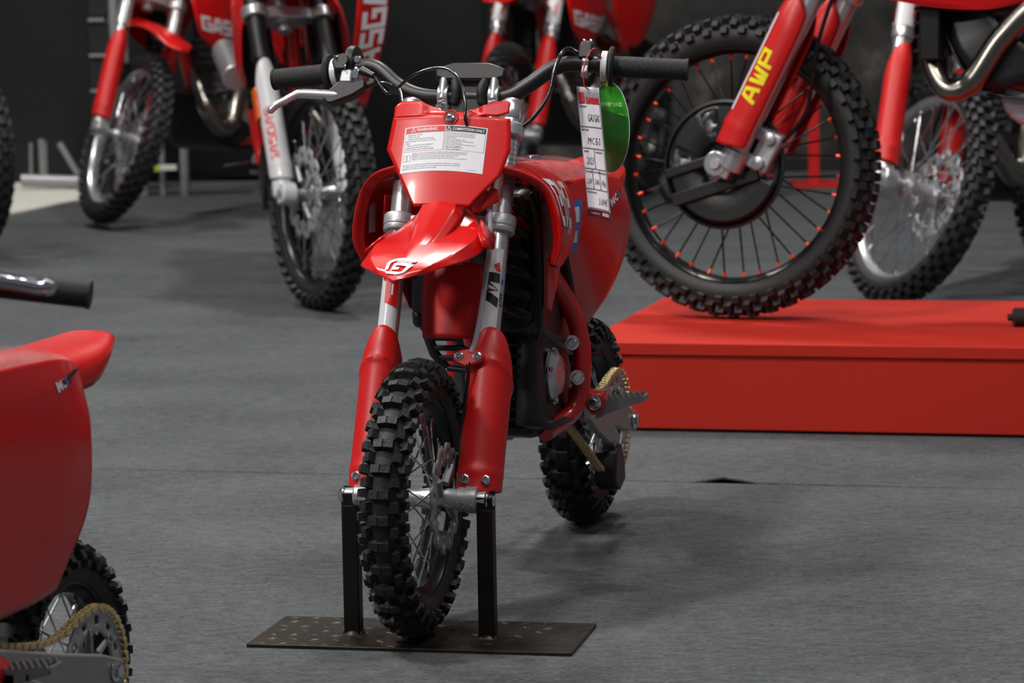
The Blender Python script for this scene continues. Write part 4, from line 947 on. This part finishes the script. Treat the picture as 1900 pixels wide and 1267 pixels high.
# ------------------------------------------------------------------ the two smaller sister bikes in front
def copy_tree(o, parent=None):
    c = o.copy(); COL.objects.link(c)
    if parent is not None: c.parent = parent
    for chd in list(o.children): copy_tree(chd, c)
    return c
def mini_copy(T, label):
    c = copy_tree(bike); c.matrix_world = T; c['label'] = label; return c
S87 = .87
yaw = math.atan2(hd.y, hd.x)
def mini_T(loc): return Matrix.Translation(loc) @ Matrix.Rotation(yaw-R_(4.0), 4, 'Z') @ Matrix.Scale(S87, 4)
g0 = ground(112, 1480)
b2 = mini_copy(mini_T(g0), 'smaller red electric motocross bike at lower left, cut off by the picture edge')
TURN = ST @ Matrix.Translation((-.05, 0, 0)) @ Matrix.Rotation(R_(10), 4, 'Z') @ Matrix.Translation((.05, .045, -.028)) @ ST.inverted()
for chd in list(b2.children):
    nm = chd.name.split('.')[0]
    if nm in ('handlebar', 'grip', 'lever_clamp', 'perch', 'clamp_ring', 'throttle_housing', 'master_cylinder', 'lever_bracket', 'brake_lever', 'handlebar_pad', 'cable_boot'): chd.matrix_local = TURN
    if nm in ('side_panel', 'cable'):
        if nm == 'cable' or any(k.name.startswith('lettering') for k in chd.children):
            for k in list(chd.children):
                for kk in list(k.children): bpy.data.objects.remove(kk)
                bpy.data.objects.remove(k)
            bpy.data.objects.remove(chd)
SP2 = [[(x, y+.011, z) for x, y, z in r] for r in [[(.60, .090, .655), (.40, .092, .668), (.20, .088, .664), (.12, .082, .656), (.05, .068, .640)], [(.60, .096, .60), (.40, .100, .612), (.20, .100, .622), (.13, .095, .618), (.062, .080, .606)],
       [(.60, .096, .53), (.40, .102, .54), (.22, .106, .55), (.14, .106, .552), (.080, .098, .552)], [(.60, .09, .43), (.40, .096, .44), (.25, .100, .445), (.17, .102, .446), (.096, .098, .446)], [(.60, .08, .33), (.42, .084, .332), (.32, .086, .336), (.25, .088, .338), (.180, .088, .345)]]]
sp2 = Patch(SP2); pn2 = sp2.build('side_panel', M['red'], b2, 36, 36, .003, outside=(0, 1, 0))
f3 = lambda x, y: sp2.on(.5-y, .5+x, .0018)
mb = MB(); put_text(mb, 'MC', .040, .235, .062, f3, width=.105, bold=.05, rot=R_(12)); deca(mb, 'lettering', M['paper'], pn2)
mb = MB(); put_text(mb, 'E', .160, .262, .062, f3, width=.042, bold=.05, rot=R_(12)); deca(mb, 'lettering', M['blueink'], pn2)
mb = MB(); put_text(mb, '3', .212, .274, .062, f3, width=.042, bold=.05, rot=R_(12)); deca(mb, 'lettering', M['ink'], pn2)
mb = MB(); mb.add([sp2.on(.235, .60, .002), sp2.on(.13, .84, .002), sp2.on(.04, .97, .002), sp2.on(.09, .84, .002), sp2.on(.18, .64, .002), sp2.on(.20, .585, .002)], [(0, 1, 3, 4), (0, 4, 5), (1, 2, 3)]); mb.build('groove_shade', M['dark'], pn2, fixn=False)  # flat dark sliver laid on the panel, paints the shade of a groove
mb = MB(TURN @ ST); a0 = oR+V(.030, .0, -.004)
lv2 = crom([a0, a0+V(.006, .05, -.004), a0+V(.006, .085, -.006), a0+V(.002, .110, -.008), a0+V(.0, .122, -.006)], 5); n_ = len(lv2)
mb.tube(lv2, [.012-.003*i/n_ for i in range(n_)], 12); mb.lathe([(.0005, -.012), (.008, -.008), (.0115, 0), (.008, .008), (.0005, .012)], lv2[-1], (0, 1, 0), 16); mb.build('clutch_lever', M['chrome'], b2)

# ------------------------------------------------------------------ the full-size bikes behind
BW, BRAKE = 1.48, R_(26.5)
def big_bike(name, label, contact, heading, steer, S=1.0, group=None, guard_m='redmatt', tube_m='alu', slider_m='alu', white_sticker=False, letters=None, fender='red', headlight=False, caliper_left=True,
             rim='alu', nip='chrome', disc_guard=False, guard_letters=None, rear=True, plate=True, engine=True, pipe=True, guard_top=.42, shroud_word='GASGAS', stand=True, gw=.038, rf=.348, z0=0.0, leglen=.86, tspok='chrome', roll=0.0, eb=0.0, fz=0.0, shz=.08, pr=1.0):
    h = R_(heading); H = Vector((math.cos(h), math.sin(h), 0)); Lf = Vector((-H.y, H.x, 0))
    # the front contact patch moves a little sideways with steering; keep the photo's contact
    o = contact - H*BW*S; T = Matrix(((H.x*S, Lf.x*S, 0, o.x), (H.y*S, Lf.y*S, 0, o.y), (0, 0, S, z0), (0, 0, 0, 1))) @ Matrix.Rotation(roll, 4, 'X')
    b = empty(name, T, label, 'motorcycle', group)
    st = steer_T(BW, rf-.002, BRAKE, steer)
    # keep tyre on the ground when the bars are turned
    def Q(nm, mb, m, par=None, **k): return mb.build(nm, M[m], par or b, **k)
    sp_ = (name+rim+nip+tspok, tspok, nip)
    spk = spoke_mesh(name+nip+tspok+str(round(rf, 3)), M[tspok], M[nip], .0022, .055)
    _sp[(name+nip+tspok)[0]+str(round(rf, 3))] = spk
    WT = wheel_T(st, BRAKE)
    fwheel = wheel(b, 'front_wheel', WT, rf, .088, .272, 44, big_kinds(), .014, M[rim], M['alu'], nsp=36, hub_r=.024, hub_w=.085, fl_r=.042, spk=((name+nip+tspok)[0], tspok, nip), disc=.13, disc_y=.055*(1 if caliper_left else -1), rw=.048, tire_seg=80)
    mb = MB(st); mb.tube([(0, -.135, 0), (0, .135, 0)], .012, 14); Q('front_axle', mb, 'cast')
    for s in (-1, 1):
        v = s*.106
        mb = MB(st); mb.lathe([(.023, .03), (.0235, .04), (.0235, .44), (.03, .441), (.032, .45), (.032, .468), (.028, .47), (.0285, leglen), (.027, leglen+.01)], (-.03, v, 0), (0, 0, 1), 24)
        fl_ = Q('fork_leg', mb, tube_m)
        if tube_m != slider_m:
            mb = MB(st); mb.lathe([(.0245, .03), (.0245, .438)], (-.03, v, 0), (0, 0, 1), 20); Q('slider', mb, slider_m, fl_)
        mb = MB(st); mb.tube([(-.03, v, .05), (-.03, v, 0)], .030, 16); mb.lathe([(.03, -.022), (.03, .022)], (0, v, 0), (0, 1, 0), 20); mb.box((-.015, v, .0), (.05, .04, .045)); Q('axle_clamp', mb, 'alu' if guard_m != 'white' else 'white', bevel=.004)
        if white_sticker:
            fn = leg_fn(-.03, v, .0285, .0008); mb = MB(st); rect_on(mb, -.045, .475, .045, .74, fn, 14, 1); q_ = deca(mb, 'fork_sticker', M['white'], fl_)
            fn = leg_fn(-.03, v, .0285, .0016); mb = MB(st)
            for k in range(4): mb.add([fn(-.036, .62+k*.032), fn(-.004, .605+k*.032), fn(.030, .62+k*.032), fn(.030, .637+k*.032), fn(-.004, .622+k*.032), fn(-.036, .637+k*.032)], [(0, 1, 4, 5), (1, 2, 3, 4)])
            deca(mb, 'stripe', M['ink'], fl_); mb = MB(st); mb.add([fn(-.012, .58), fn(.008, .54), fn(.008, .50), fn(.016, .50), (fn(.018, .56)), fn(.002, .60)], [(0, 1, 4, 5), (1, 2, 3, 4)]); deca(mb, 'stripe', M['redink'], fl_)
        g = guard(b, st, -.026, v, gw, .045, guard_top, M[guard_m], arch=.05, ridge=False, ang=125)
        if guard_letters and ((s > 0) == (guard_letters[2] > 0)):
            fn = leg_fn(-.026, v, gw, .0012)
            mb = MB(st); logo(mb, guard_letters[0], guard_letters[3], guard_letters[4], guard_letters[1], fn, rot=math.pi/2, shear=0, wd=1.2, wx=guard_letters[6] if len(guard_letters) > 6 else 1.2); deca(mb, 'lettering', M[guard_letters[5]], g)
    for z in ((.58, .615), (.80, .83)):
        mb = MB(st)
        for s in (-1, 1): mb.lathe([(.029, 0), (.040, .001), (.040, z[1]-z[0]), (.029, z[1]-z[0]+.001)], (-.03, s*.106, z[0]), (0, 0, 1), 24)
        mb.prism([(-.05, -.09), (-.02, -.09), (-.01, -.05), (-.01, .05), (-.02, .09), (-.05, .09), (-.10, .04), (-.11, 0), (-.10, -.04)], z[0], z[1], ax=(0, 1)); Q('triple_clamp', mb, 'alu', bevel=.004)
    # caliper and hose
    cs = 1 if caliper_left else -1
    mb = MB(st); cc_ = Matrix.Translation((-.085, cs*.082, .075)); mb.box((0, 0, 0), (.05, .045, .095), cc_); mb.box((.02, cs*.01, .03), (.045, .03, .03), cc_); mb.box((.02, cs*.01, -.035), (.05, .03, .03), cc_); ca = Q('brake_caliper', mb, 'cast', bevel=.006)
    for q in (-.03, .03):
        mb = MB(st); mb.lathe([(.014, 0), (.014, .012), (.001, .014)], (-.085, cs*.104, .075+q), (0, cs, 0), 18); Q('piston_cap', mb, 'alu', ca)
    mb = MB(st); mb.tube(crom([(-.11, cs*.09, .11), (-.13, cs*.095, .20), (-.09, cs*.10, .33), (-.07, cs*.10, .46), (-.07, cs*.09, .62)], 6), .005, 8); Q('brake_hose', mb, 'hose')
    # handlebar
    mb = MB(st); mb.tube(crom([(-.09, -.40, 1.00), (-.07, -.26, 1.00), (-.06, -.14, .92), (-.055, -.06, .895), (-.055, .06, .895), (-.06, .14, .92), (-.07, .26, 1.00), (-.09, .40, 1.00)], 6), .014, 12); hb = Q('handlebar', mb, 'black')
    for s in (-1, 1):
        mb = MB(st); mb.tube([(-.075, s*.28, 1.0), (-.092, s*.405, 1.0)], .018, 14); Q('grip', mb, 'grip', hb)
    # number plate / light mask
    if plate:
        C = [[(.03, -.09, .95), (.05, 0, .965), (.03, .09, .95)], [(.03, -.115, .86), (.06, 0, .86), (.03, .115, .86)], [(.04, -.10, .77), (.06, 0, .765), (.04, .10, .77)], [(.04, -.045, .66), (.05, 0, .645), (.04, .045, .66)]]
        mp_ = Patch(C, lt=False); mb = MB(st); mb.grid(lambda a, c: mp_(a, c), 12, 14); pl = mb.build('headlight_mask' if headlight else 'number_plate', M['red'], b, solid=.004)
        if headlight:
            mb = MB(st); mb.box((.075, 0, .84), (.03, .11, .08)); Q('headlight', mb, 'white', pl, bevel=.012)
            mb = MB(st); mb.add([(.062, -.05, .745), (.062, .045, .755), (.062, .045, .74), (.062, -.0, .735), (.062, .0, .715), (.062, .045, .72), (.062, .045, .70), (.062, -.03, .705)], [(0, 3, 2, 1), (3, 4, 5, 2), (0, 7, 4, 3), (7, 6, 5, 4)]); Q('lettering', mb, 'paper', pl)
    # front mudguard
    C = [[(1.06+dx, y, z) for (dx, y, z) in r] for r in
         ([(-.02, -.06, .70), (-.02, 0, .74), (-.02, .06, .70)], [(.12, -.095, .70), (.13, 0, .755), (.12, .095, .70)], [(.28, -.105, .735), (.30, 0, .765), (.28, .105, .735)], [(.44, -.085, .745), (.47, 0, .755), (.44, .085, .745)], [(.54, -.045, .722), (.58, 0, .725), (.54, .045, .722)])]
    fp = Patch(C); RT_ = st @ Matrix.Rotation(BRAKE, 4, 'Y') @ Matrix.Translation((-BW, 0, -rf))
    # keep the mudguard with the fork: it is drawn in the straight-ahead frame and turned with it
    mb = MB(RT_); mb.grid(lambda a, c: fp(a, c)+Vector((.06, 0, .13+fz)), 26, 14); fm = mb.build('front_mudguard', M[fender], b, solid=.003, fixn=True)
    mb = MB(RT_); emblem(mb, 0, 0, .05, lambda x, y: fp.on(min(1, .93-y*1.9),   .5+x*3.6, .004)*1+Vector((.06, 0, .13+fz)), shear=0, wx=1.2); deca(mb, 'emblem', M['paper'], fm)
    mb = MB(st); mb.tube([(-.075, 0, .56), (-.075, 0, .86)], .022, 14); Q('steering_stem', mb, 'cast')
    # frame
    mb = MB(); mb.lathe([(.036, 0), (.036, .17)], (1.135, 0, .83), Vector((-math.sin(BRAKE), 0, math.cos(BRAKE))), 20)
    mb.tube(crom([(1.12, 0, .86), (1.05, 0, .70+eb*.6), (.99, .0, .57+eb*.8), (.96, 0, .48+eb)], 5), .024, 12)
    for s in (-1, 1):
        mb.tube(crom([(.97, s*.01, .50+eb), (.93, s*.07, .38+eb), (.86, s*.10, .30+eb), (.70, s*.105, .285+eb), (.50, s*.10, .30+eb), (.43, s*.10, .40+eb*.5), (.42, s*.105, .55), (.50, s*.10, .72), (.75, s*.08, .84), (1.08, s*.025, .95)], 6), .019, 10)
        mb.tube([(.50, s*.09, .75), (.15, s*.07, .86), (.02, s*.06, .88)], .012, 8)
    Q('frame', mb, 'redframe')
    if engine:
        EB = Matrix.Translation((0, 0, eb*.6))
        mb = MB(EB); mb.lathe([(.105, -.07), (.125, -.06), (.125, .06), (.105, .07)], (.72, 0, .40), (0, 1, 0), 28); mb.lathe([(.06, -.115), (.078, -.108), (.078, .108), (.06, .115)], (.79, 0, .37), (0, 1, 0), 24); mb.box((.60, 0, .40), (.20, .14, .17)); en = Q('engine', mb, 'cast', bevel=.008)
        mb = MB(EB)
        for k in range(6): mb.box((.80+k*.008, 0, .50+k*.022), (.15, .15, .012))
        mb.box((.82, 0, .56), (.11, .11, .15)); Q('cylinder', mb, 'grey', en, bevel=.003)
        mb = MB(EB); mb.box((.85, 0, .665), (.13, .13, .06)); Q('cylinder_head', mb, 'black', en, bevel=.012)
        for s in (-1, 1):
            mb = MB(EB); mb.lathe([(.082, 0), (.082, .012), (.07, .02), (.001, .022)], (.70, s*.072, .40), (0, s, 0), 26); cv = Q('engine_cover', mb, 'grey', en)
            for k in range(6): screw(cv, (.70+.074*math.cos(k*1.047), s*.086, .40+.074*math.sin(k*1.047)), (0, s, 0), .006, T=EB)
        Cb = [[(1.01, y, .50+eb) for y in (-.06, 0, .06)], [(.97, y, .37+eb) for y in (-.12, 0, .12)], [(.88, y, .275+eb) for y in (-.14, 0, .14)], [(.62, y, .26+eb) for y in (-.13, 0, .13)]]
        pt = Patch(Cb); pt.build('skid_plate', M['black'], b, 14, 8, .005)
        for s in (-1, 1):
            Patch([[(1.0, s*.07, .50+eb), (.90, s*.125, .47+eb)], [(.965, s*.125, .37+eb), (.84, s*.135, .40+eb)], [(.88, s*.14, .275+eb), (.70, s*.135, .33+eb)]]).build('skid_plate_side', M['black'], b, 8, 6, .004)
        for s in (-1, 1):
            mb = MB(); mb.box((1.02, s*.105, .72), (.045, .10, .26)); rd = Q('radiator', mb, 'dark', bevel=.004)
            for k in range(8):
                mb = MB(); mb.box((1.048, s*.105, .61+k*.031), (.012, .10, .006), Matrix.Identity(4)); Q('slat', mb, 'black', rd)
    if pipe:
        mb = MB(); mb.tube(crom([(.90, -.02, .63), (.99, .03, .58), (1.03, .09, .46), (.99, .135, .36), (.93, .15, .37), (.86, .14, .47), (.76, .13, .55), (.55, .13, .60), (.40, -.0, .66)], 8), [q_*pr for q_ in [.022]*8+[.026]*8+[.034]*16+[.040]*16+[.036]*17], 16); mb.v = [Vector((p.x, p.y, p.z+eb*.7)) for p in mb.v]; Q('exhaust_pipe', mb, 'exhaust')
        mb = MB(); mb.tube([(.30, -.14, .66), (.02, -.15, .74)], [.045, .045], 18); Q('silencer', mb, 'alu', bevel=.004)
    # bodywork
    for s in (-1, 1):
        Cs_ = [[(1.16, s*.10, .955), (1.00, s*.14, .955), (.82, s*.12, .93), (.66, s*.11, .90)], [(1.20, s*.15, .86), (1.03, s*.17, .84), (.84, s*.15, .82), (.70, s*.13, .82)], [(1.17, s*.165, .74), (1.03, s*.175, .71), (.90, s*.155, .70), (.80, s*.135, .72)], [(1.08, s*.150, .60+shz), (1.02, s*.155, .57+shz), (.96, s*.145, .57+shz), (.90, s*.135, .60+shz)]]
        ps = Patch(Cs_); so = ps.build('radiator_shroud', M['red'], b, 20, 20, .004, outside=(0, s, 0))
        if shroud_word:
            mb = MB()
            if s > 0: logo(mb, shroud_word, .07, -.60, .12, lambda x, y: ps.on(-y, x*.95, .004), shear=.1, wx=1.22, wd=1.3)
            else: logo(mb, shroud_word, .07, -.60, .12, lambda x, y: ps.on(-y, .92-x*.95, .004), shear=.1, wx=1.22, wd=1.3)
            deca(mb, 'lettering', M['paper'], so)
        pz_ = Patch([[(.55, s*.09, .86), (.30, s*.12, .87), (.05, s*.11, .90)], [(.52, s*.10, .76), (.28, s*.13, .76), (.08, s*.12, .80)], [(.44, s*.10, .64), (.30, s*.12, .64), (.18, s*.12, .70)]]); pz_.build('side_panel', M['red'], b, 12, 12, .004, outside=(0, s, 0))
    mb = MB(); mb.grid(lambda a, c: Patch([[(1.05, -.09, .95), (1.05, 0, 1.0), (1.05, .09, .95)], [(.85, -.11, .92), (.85, 0, .975), (.85, .11, .92)], [(.60, -.10, .89), (.60, 0, .935), (.60, .10, .89)], [(.15, -.10, .90), (.15, 0, .94), (.15, .10, .90)]])(a, c), 20, 10); mb.build('seat', M['redseat'], b, solid=.03)
    if rear:
        wheel(b, 'rear_wheel', Matrix.Translation((0, 0, .333)), .333, .115, .245, 38, big_kinds(), .016, M[rim], M['alu'], nsp=36, hub_r=.03, hub_w=.09, fl_r=.05, spk=((name+nip+tspok)[0]+'r', tspok, nip), disc=.11, disc_y=-.055, rw=.06, tire_seg=64)
        for s in (-1, 1):
            mb = MB(); mb.tube([(.50, s*.08, .40), (.25, s*.105, .375), (-.04, s*.10, .335)], [.032, .030, .024], 10, flat=.6); Q('swingarm', mb, 'grey')
        mb = MB(); mb.grid(lambda a, c: Patch([[(.25, -.11, .88), (.25, 0, .92), (.25, .11, .88)], [(.0, -.11, .89), (.0, 0, .935), (.0, .11, .89)], [(-.25, -.07, .95), (-.26, 0, .975), (-.25, .07, .95)]])(a, c), 14, 10); mb.build('rear_mudguard', M['red'], b, solid=.003)
        mb = MB(); mb.tube([(0, -.12, .333), (0, .12, .333)], .012, 12); Q('rear_axle', mb, 'chrome')
    for s in (-1, 1):
        mb = MB(); mb.box((.45, s*.18, .385), (.055, .09, .018)); mb.tube([(.45, s*.10, .37), (.45, s*.15, .38)], .012, 8); Q('foot_peg', mb, 'steel', bevel=.003)
    if stand:
        mb = MB(); mb.tube([(.46, .11, .36), (.42, .20, .16), (.40, .27, .012)], [.011, .011, .010], 10); mb.tube([(.40, .27, .010), (.37, .29, .008)], [.02, .012], 8, flat=.5); Q('side_stand', mb, 'steel')
    return b

G_ = 'full-size red dirt bikes behind the small one'
def bx(*a): return MB(*a)
eb_ = big_bike('enduro_bike', 'red enduro bike with white fork guard and orange reflector, behind the small bike\'s left grip', ground(624, 573), -82, R_(19), roll=R_(6), guard_m='white', tube_m='black', slider_m='black', headlight=True, caliper_left=False, rim='blackm', guard_letters=('GASGAS', .020, -1, -.012, .10, 'redink', 1.35), guard_top=.44, shroud_word=None, group=G_, gw=.034, fz=.12)
est = steer_T(BW, .346, BRAKE, R_(19))
mb = MB(est); mb.box((-.035, -.145, .30), (.03, .008, .10)); mb.build('reflector', M['reflector'], eb_, bevel=.003)
tp = Patch([[(1.16, .235, 1.02), (1.02, .345, 1.02)], [(1.18, .20, .84), (1.04, .31, .84)], [(1.18, .165, .70), (1.06, .265, .70)], [(1.14, .135, .555), (1.08, .20, .555)]])
to = tp.build('radiator_shroud', M['red'], eb_, 16, 10, .004, outside=(1, .5, 0))
mb = MB(); logo(mb, 'GASGAS', .14, -.66, .60, lambda x, y: tp.on(-x*.0+(-y), 1-x, .004), rot=0, shear=0) if 0 else None
def tpf(x, y): return tp.on(.84-x, .86-y, .005)     # x up the panel, y from its outer to its inner edge
mb = MB(); logo(mb, 'GASGAS', .0, .04, .62, lambda x, y: tpf(x*.20, y), shear=0, wx=1.0, wd=1.25); deca(mb, 'lettering', M['paper'], to)
big_bike('dirt_bike', 'red motocross bike with turned front wheel and bright fork tubes, at the far left', ground(238, 421), -115, R_(54), S=1.0, group=G_, fz=-.10)
big_bike('dirt_bike', 'red motocross bike cut off by the left picture edge, only its front wheel in view', ground(-58, 478), -60, R_(4), group=G_)
big_bike('dirt_bike', 'red motocross bike facing forward in the dark behind the small bike\'s handlebar', ground(940, 418), -112, R_(6), rim='blackm', white_sticker=True, group=G_)
pb_ = big_bike('dirt_bike', 'big motocross bike standing on the red podium with orange spoke nipples and black disc cover', ground(1370, 588, pz), 166, R_(-14), z0=pz+.003, rim='blackm', nip='orange', tspok='blackm', stand=False, guard_top=.44, group=G_, gw=.054, shroud_word=None, guard_letters=('AWP', .034, 1, .090, .165, 'yellow', 1.15), eb=.24, fz=.14, shz=.3, pr=.7)
st = steer_T(BW, .346, BRAKE, R_(-14))
WTp = wheel_T(st, BRAKE)
mb = MB(WTp); n = 64; vs = []; fs = []; rings = [.050, .075, .105, .128, .143]
for ri, r in enumerate(rings):
    for k in range(n):
        a = 2*math.pi*k/n; vs.append((r*math.cos(a), .072+(.012 if 0 < ri < 4 else 0), r*math.sin(a)))
for ri in range(4):
    for k in range(n):
        a = 360*(k+.5)/n
        if 195 < a < 262 and ri > 0 and ri < 4 and 0: continue
        if ri in (1, 2) and (a % 60) < 18 and not (200 < a < 340): continue
        fs.append((ri*n+k, ri*n+(k+1) % n, (ri+1)*n+(k+1) % n, (ri+1)*n+k))
mb.add(vs, fs); dc = mb.build('disc_cover', M['black'], pb_, solid=.005)
for zz, ww_ in ((.018, .022), (-.045, .03)):
    mb = MB(WTp @ Matrix.Rotation(R_(17), 4, 'Y')); mb.box((.03, .088, zz), (.22, .010, ww_)); mb.build('cover_rib', M['black'], dc, bevel=.003)
mb = MB(WTp); mb.lathe([(.142, -.006), (.148, -.002), (.148, .004), (.142, .006)], (0, .074, 0), (0, 1, 0), 64, closed=True); mb.build('cover_rim', M['black'], dc)
# white strip with small print along the front of its left fork guard
fn = leg_fn(-.026, .106, .054, .0014)
for gobj in [o for o in pb_.children if o.name.startswith('fork_guard')]:
    if any(k.name.startswith('lettering') for k in gobj.children):
        mb = MB(st); rect_on(mb, .036, .13, .045, .37, fn, 2, 6); deca(mb, 'sticker', M['paper'], gobj)
big_bike('dirt_bike', 'red motocross bike with bright silver spokes and turned wheel, behind the podium at right', ground(1705, 575), -114, R_(50), white_sticker=True, group=G_, fz=.05)

# ------------------------------------------------------------------ far left: floor board, truss, cases
p0, p1, p2, p3 = ground(-60, 418), ground(152, 374), ground(152, 343), ground(-60, 338)
mb = MB(); mb.prism([(p.x, p.y) for p in (p0, p1, p2, p3)], 0, .012, ax=(0, 1)); wf = mb.build('floor_board', M['whitefl']); tag(wf, 'white board lying on the carpet at the far left back', 'board')
def far(px, py, Y): 
    v = fw + rt*((px-950)/FPX) - up*((py-633.5)/FPX); return CP+v*(Y/v.y)
Y0 = 14.75
lt = empty('light_truss', Matrix.Translation((far(100, 333, Y0).x, Y0, 0)), 'low pale metal truss standing on the white board by the wall', 'truss')
ox = far(100, 333, Y0).x
def tb(a, b, r, nm, m='truss', Y=Y0, par=None, oxx=None, yy=0):
    A, B_ = far(*a, Y), far(*b, Y); mb = MB(); mb.tube([(A.x-(ox if oxx is None else oxx), yy, A.z), (B_.x-(ox if oxx is None else oxx), yy, B_.z)], r, 12); mb.build(nm, M[m], par or lt)
tb((40, 334), (165, 338), .028, 'rail'); tb((76, 258), (80, 332), .014, 'post'); tb((110, 265), (146, 325), .014, 'brace'); tb((57, 265), (58, 330), .008, 'post'); tb((84, 262), (86, 326), .006, 'post')
Y1 = 14.6; ox2 = far(212, 340, Y1).x
sd2 = empty('screen_tower', Matrix.Translation((ox2, Y1, 0)), 'grey upright pole with stacked black cases beside it, behind the turned front wheel', 'rig')
zt = far(205, -60, Y1).z
A = far(206, -60, Y1); B_ = far(226, 338, Y1)
mb = MB(); mb.tube([(A.x-ox2, 0, A.z), (B_.x-ox2, 0, .0)], .026, 14); mb.build('pole', M['truss'], sd2)
A = far(226, -60, Y1); B_ = far(240, 338, Y1); mb = MB(); mb.tube([(A.x-ox2, .05, A.z), (B_.x-ox2, .05, 0)], .010, 10); mb.build('pole', M['truss'], sd2)
z = .0
for k in range(8):
    xk = far(190+k*-.5+6, 200, Y1).x-ox2; mb = MB(); mb.box((xk-.01, .02, .07+k*.155), (.10, .08, .135)); cs_ = mb.build('case', M['black'], sd2, bevel=.006)
    mb = MB(); mb.box((xk-.02, -.035, .145+k*.155), (.07, .03, .012)); mb.build('bracket', M['truss'], cs_)
# bench with pale legs seen under the parked bike
Y2 = 14.4; ox3 = far(320, 340, Y2).x
bn = empty('low_bench', Matrix.Translation((ox3, Y2, 0)), 'low dark bench with pale legs and a green taped white edge, seen under a bike', 'bench')
for x in (265, 341, 300):
    A = far(x, 262, Y2); mb = MB(); mb.tube([(A.x-ox3, 0, .30), (A.x-ox3, 0, 0)], .020 if x != 300 else .012, 12); mb.build('leg', M['truss'], bn)
A, B_ = far(250, 310, Y2), far(330, 310, Y2); mb = MB(); mb.box(((A.x+B_.x)/2-ox3, -.06, A.z), (B_.x-A.x, .02, .022)); ed = mb.build('edge_strip', M['whitefl'], bn)
A = far(294, 310, Y2); mb = MB(); mb.box((A.x-ox3, -.075, A.z), (.022, .008, .026)); mb.build('tape', M['neon'], ed)
mb = MB(); mb.box((0, .05, .30), (.5, .16, .03)); mb.build('bench_top', M['dark'], bn, bevel=.004)
# red upright of the display at the back, seen through the big wheel; roller on the podium
Y3 = 14.3; A = far(1510, 300, Y3)
mb = MB(); mb.box((0, 0, .5), (.045, .03, 1.0)); mb.box((0, 0, .01), (.2, .2, .02)); rp = mb.build('display_post', M['redmatt'], bevel=.002); rp.location = (A.x, Y3, 0); tag(rp, 'thin red upright post at the back wall, seen through the big podium wheel', 'post')
A = ground(1880, 606, pz); mb = MB(); mb.lathe([(.018, 0), (.021, .002), (.021, .20), (.018, .202)], (0, 0, .021), (1, 0, 0), 24); mb.lathe([(.008, -.012), (.008, 0)], (0, 0, .021), (1, 0, 0), 14); ro = mb.build('rubber_roller', M['grip']); ro.location = (A.x, A.y, pz); tag(ro, 'short black rubber roller lying on the red podium at right edge', 'roller')
print('all ok')
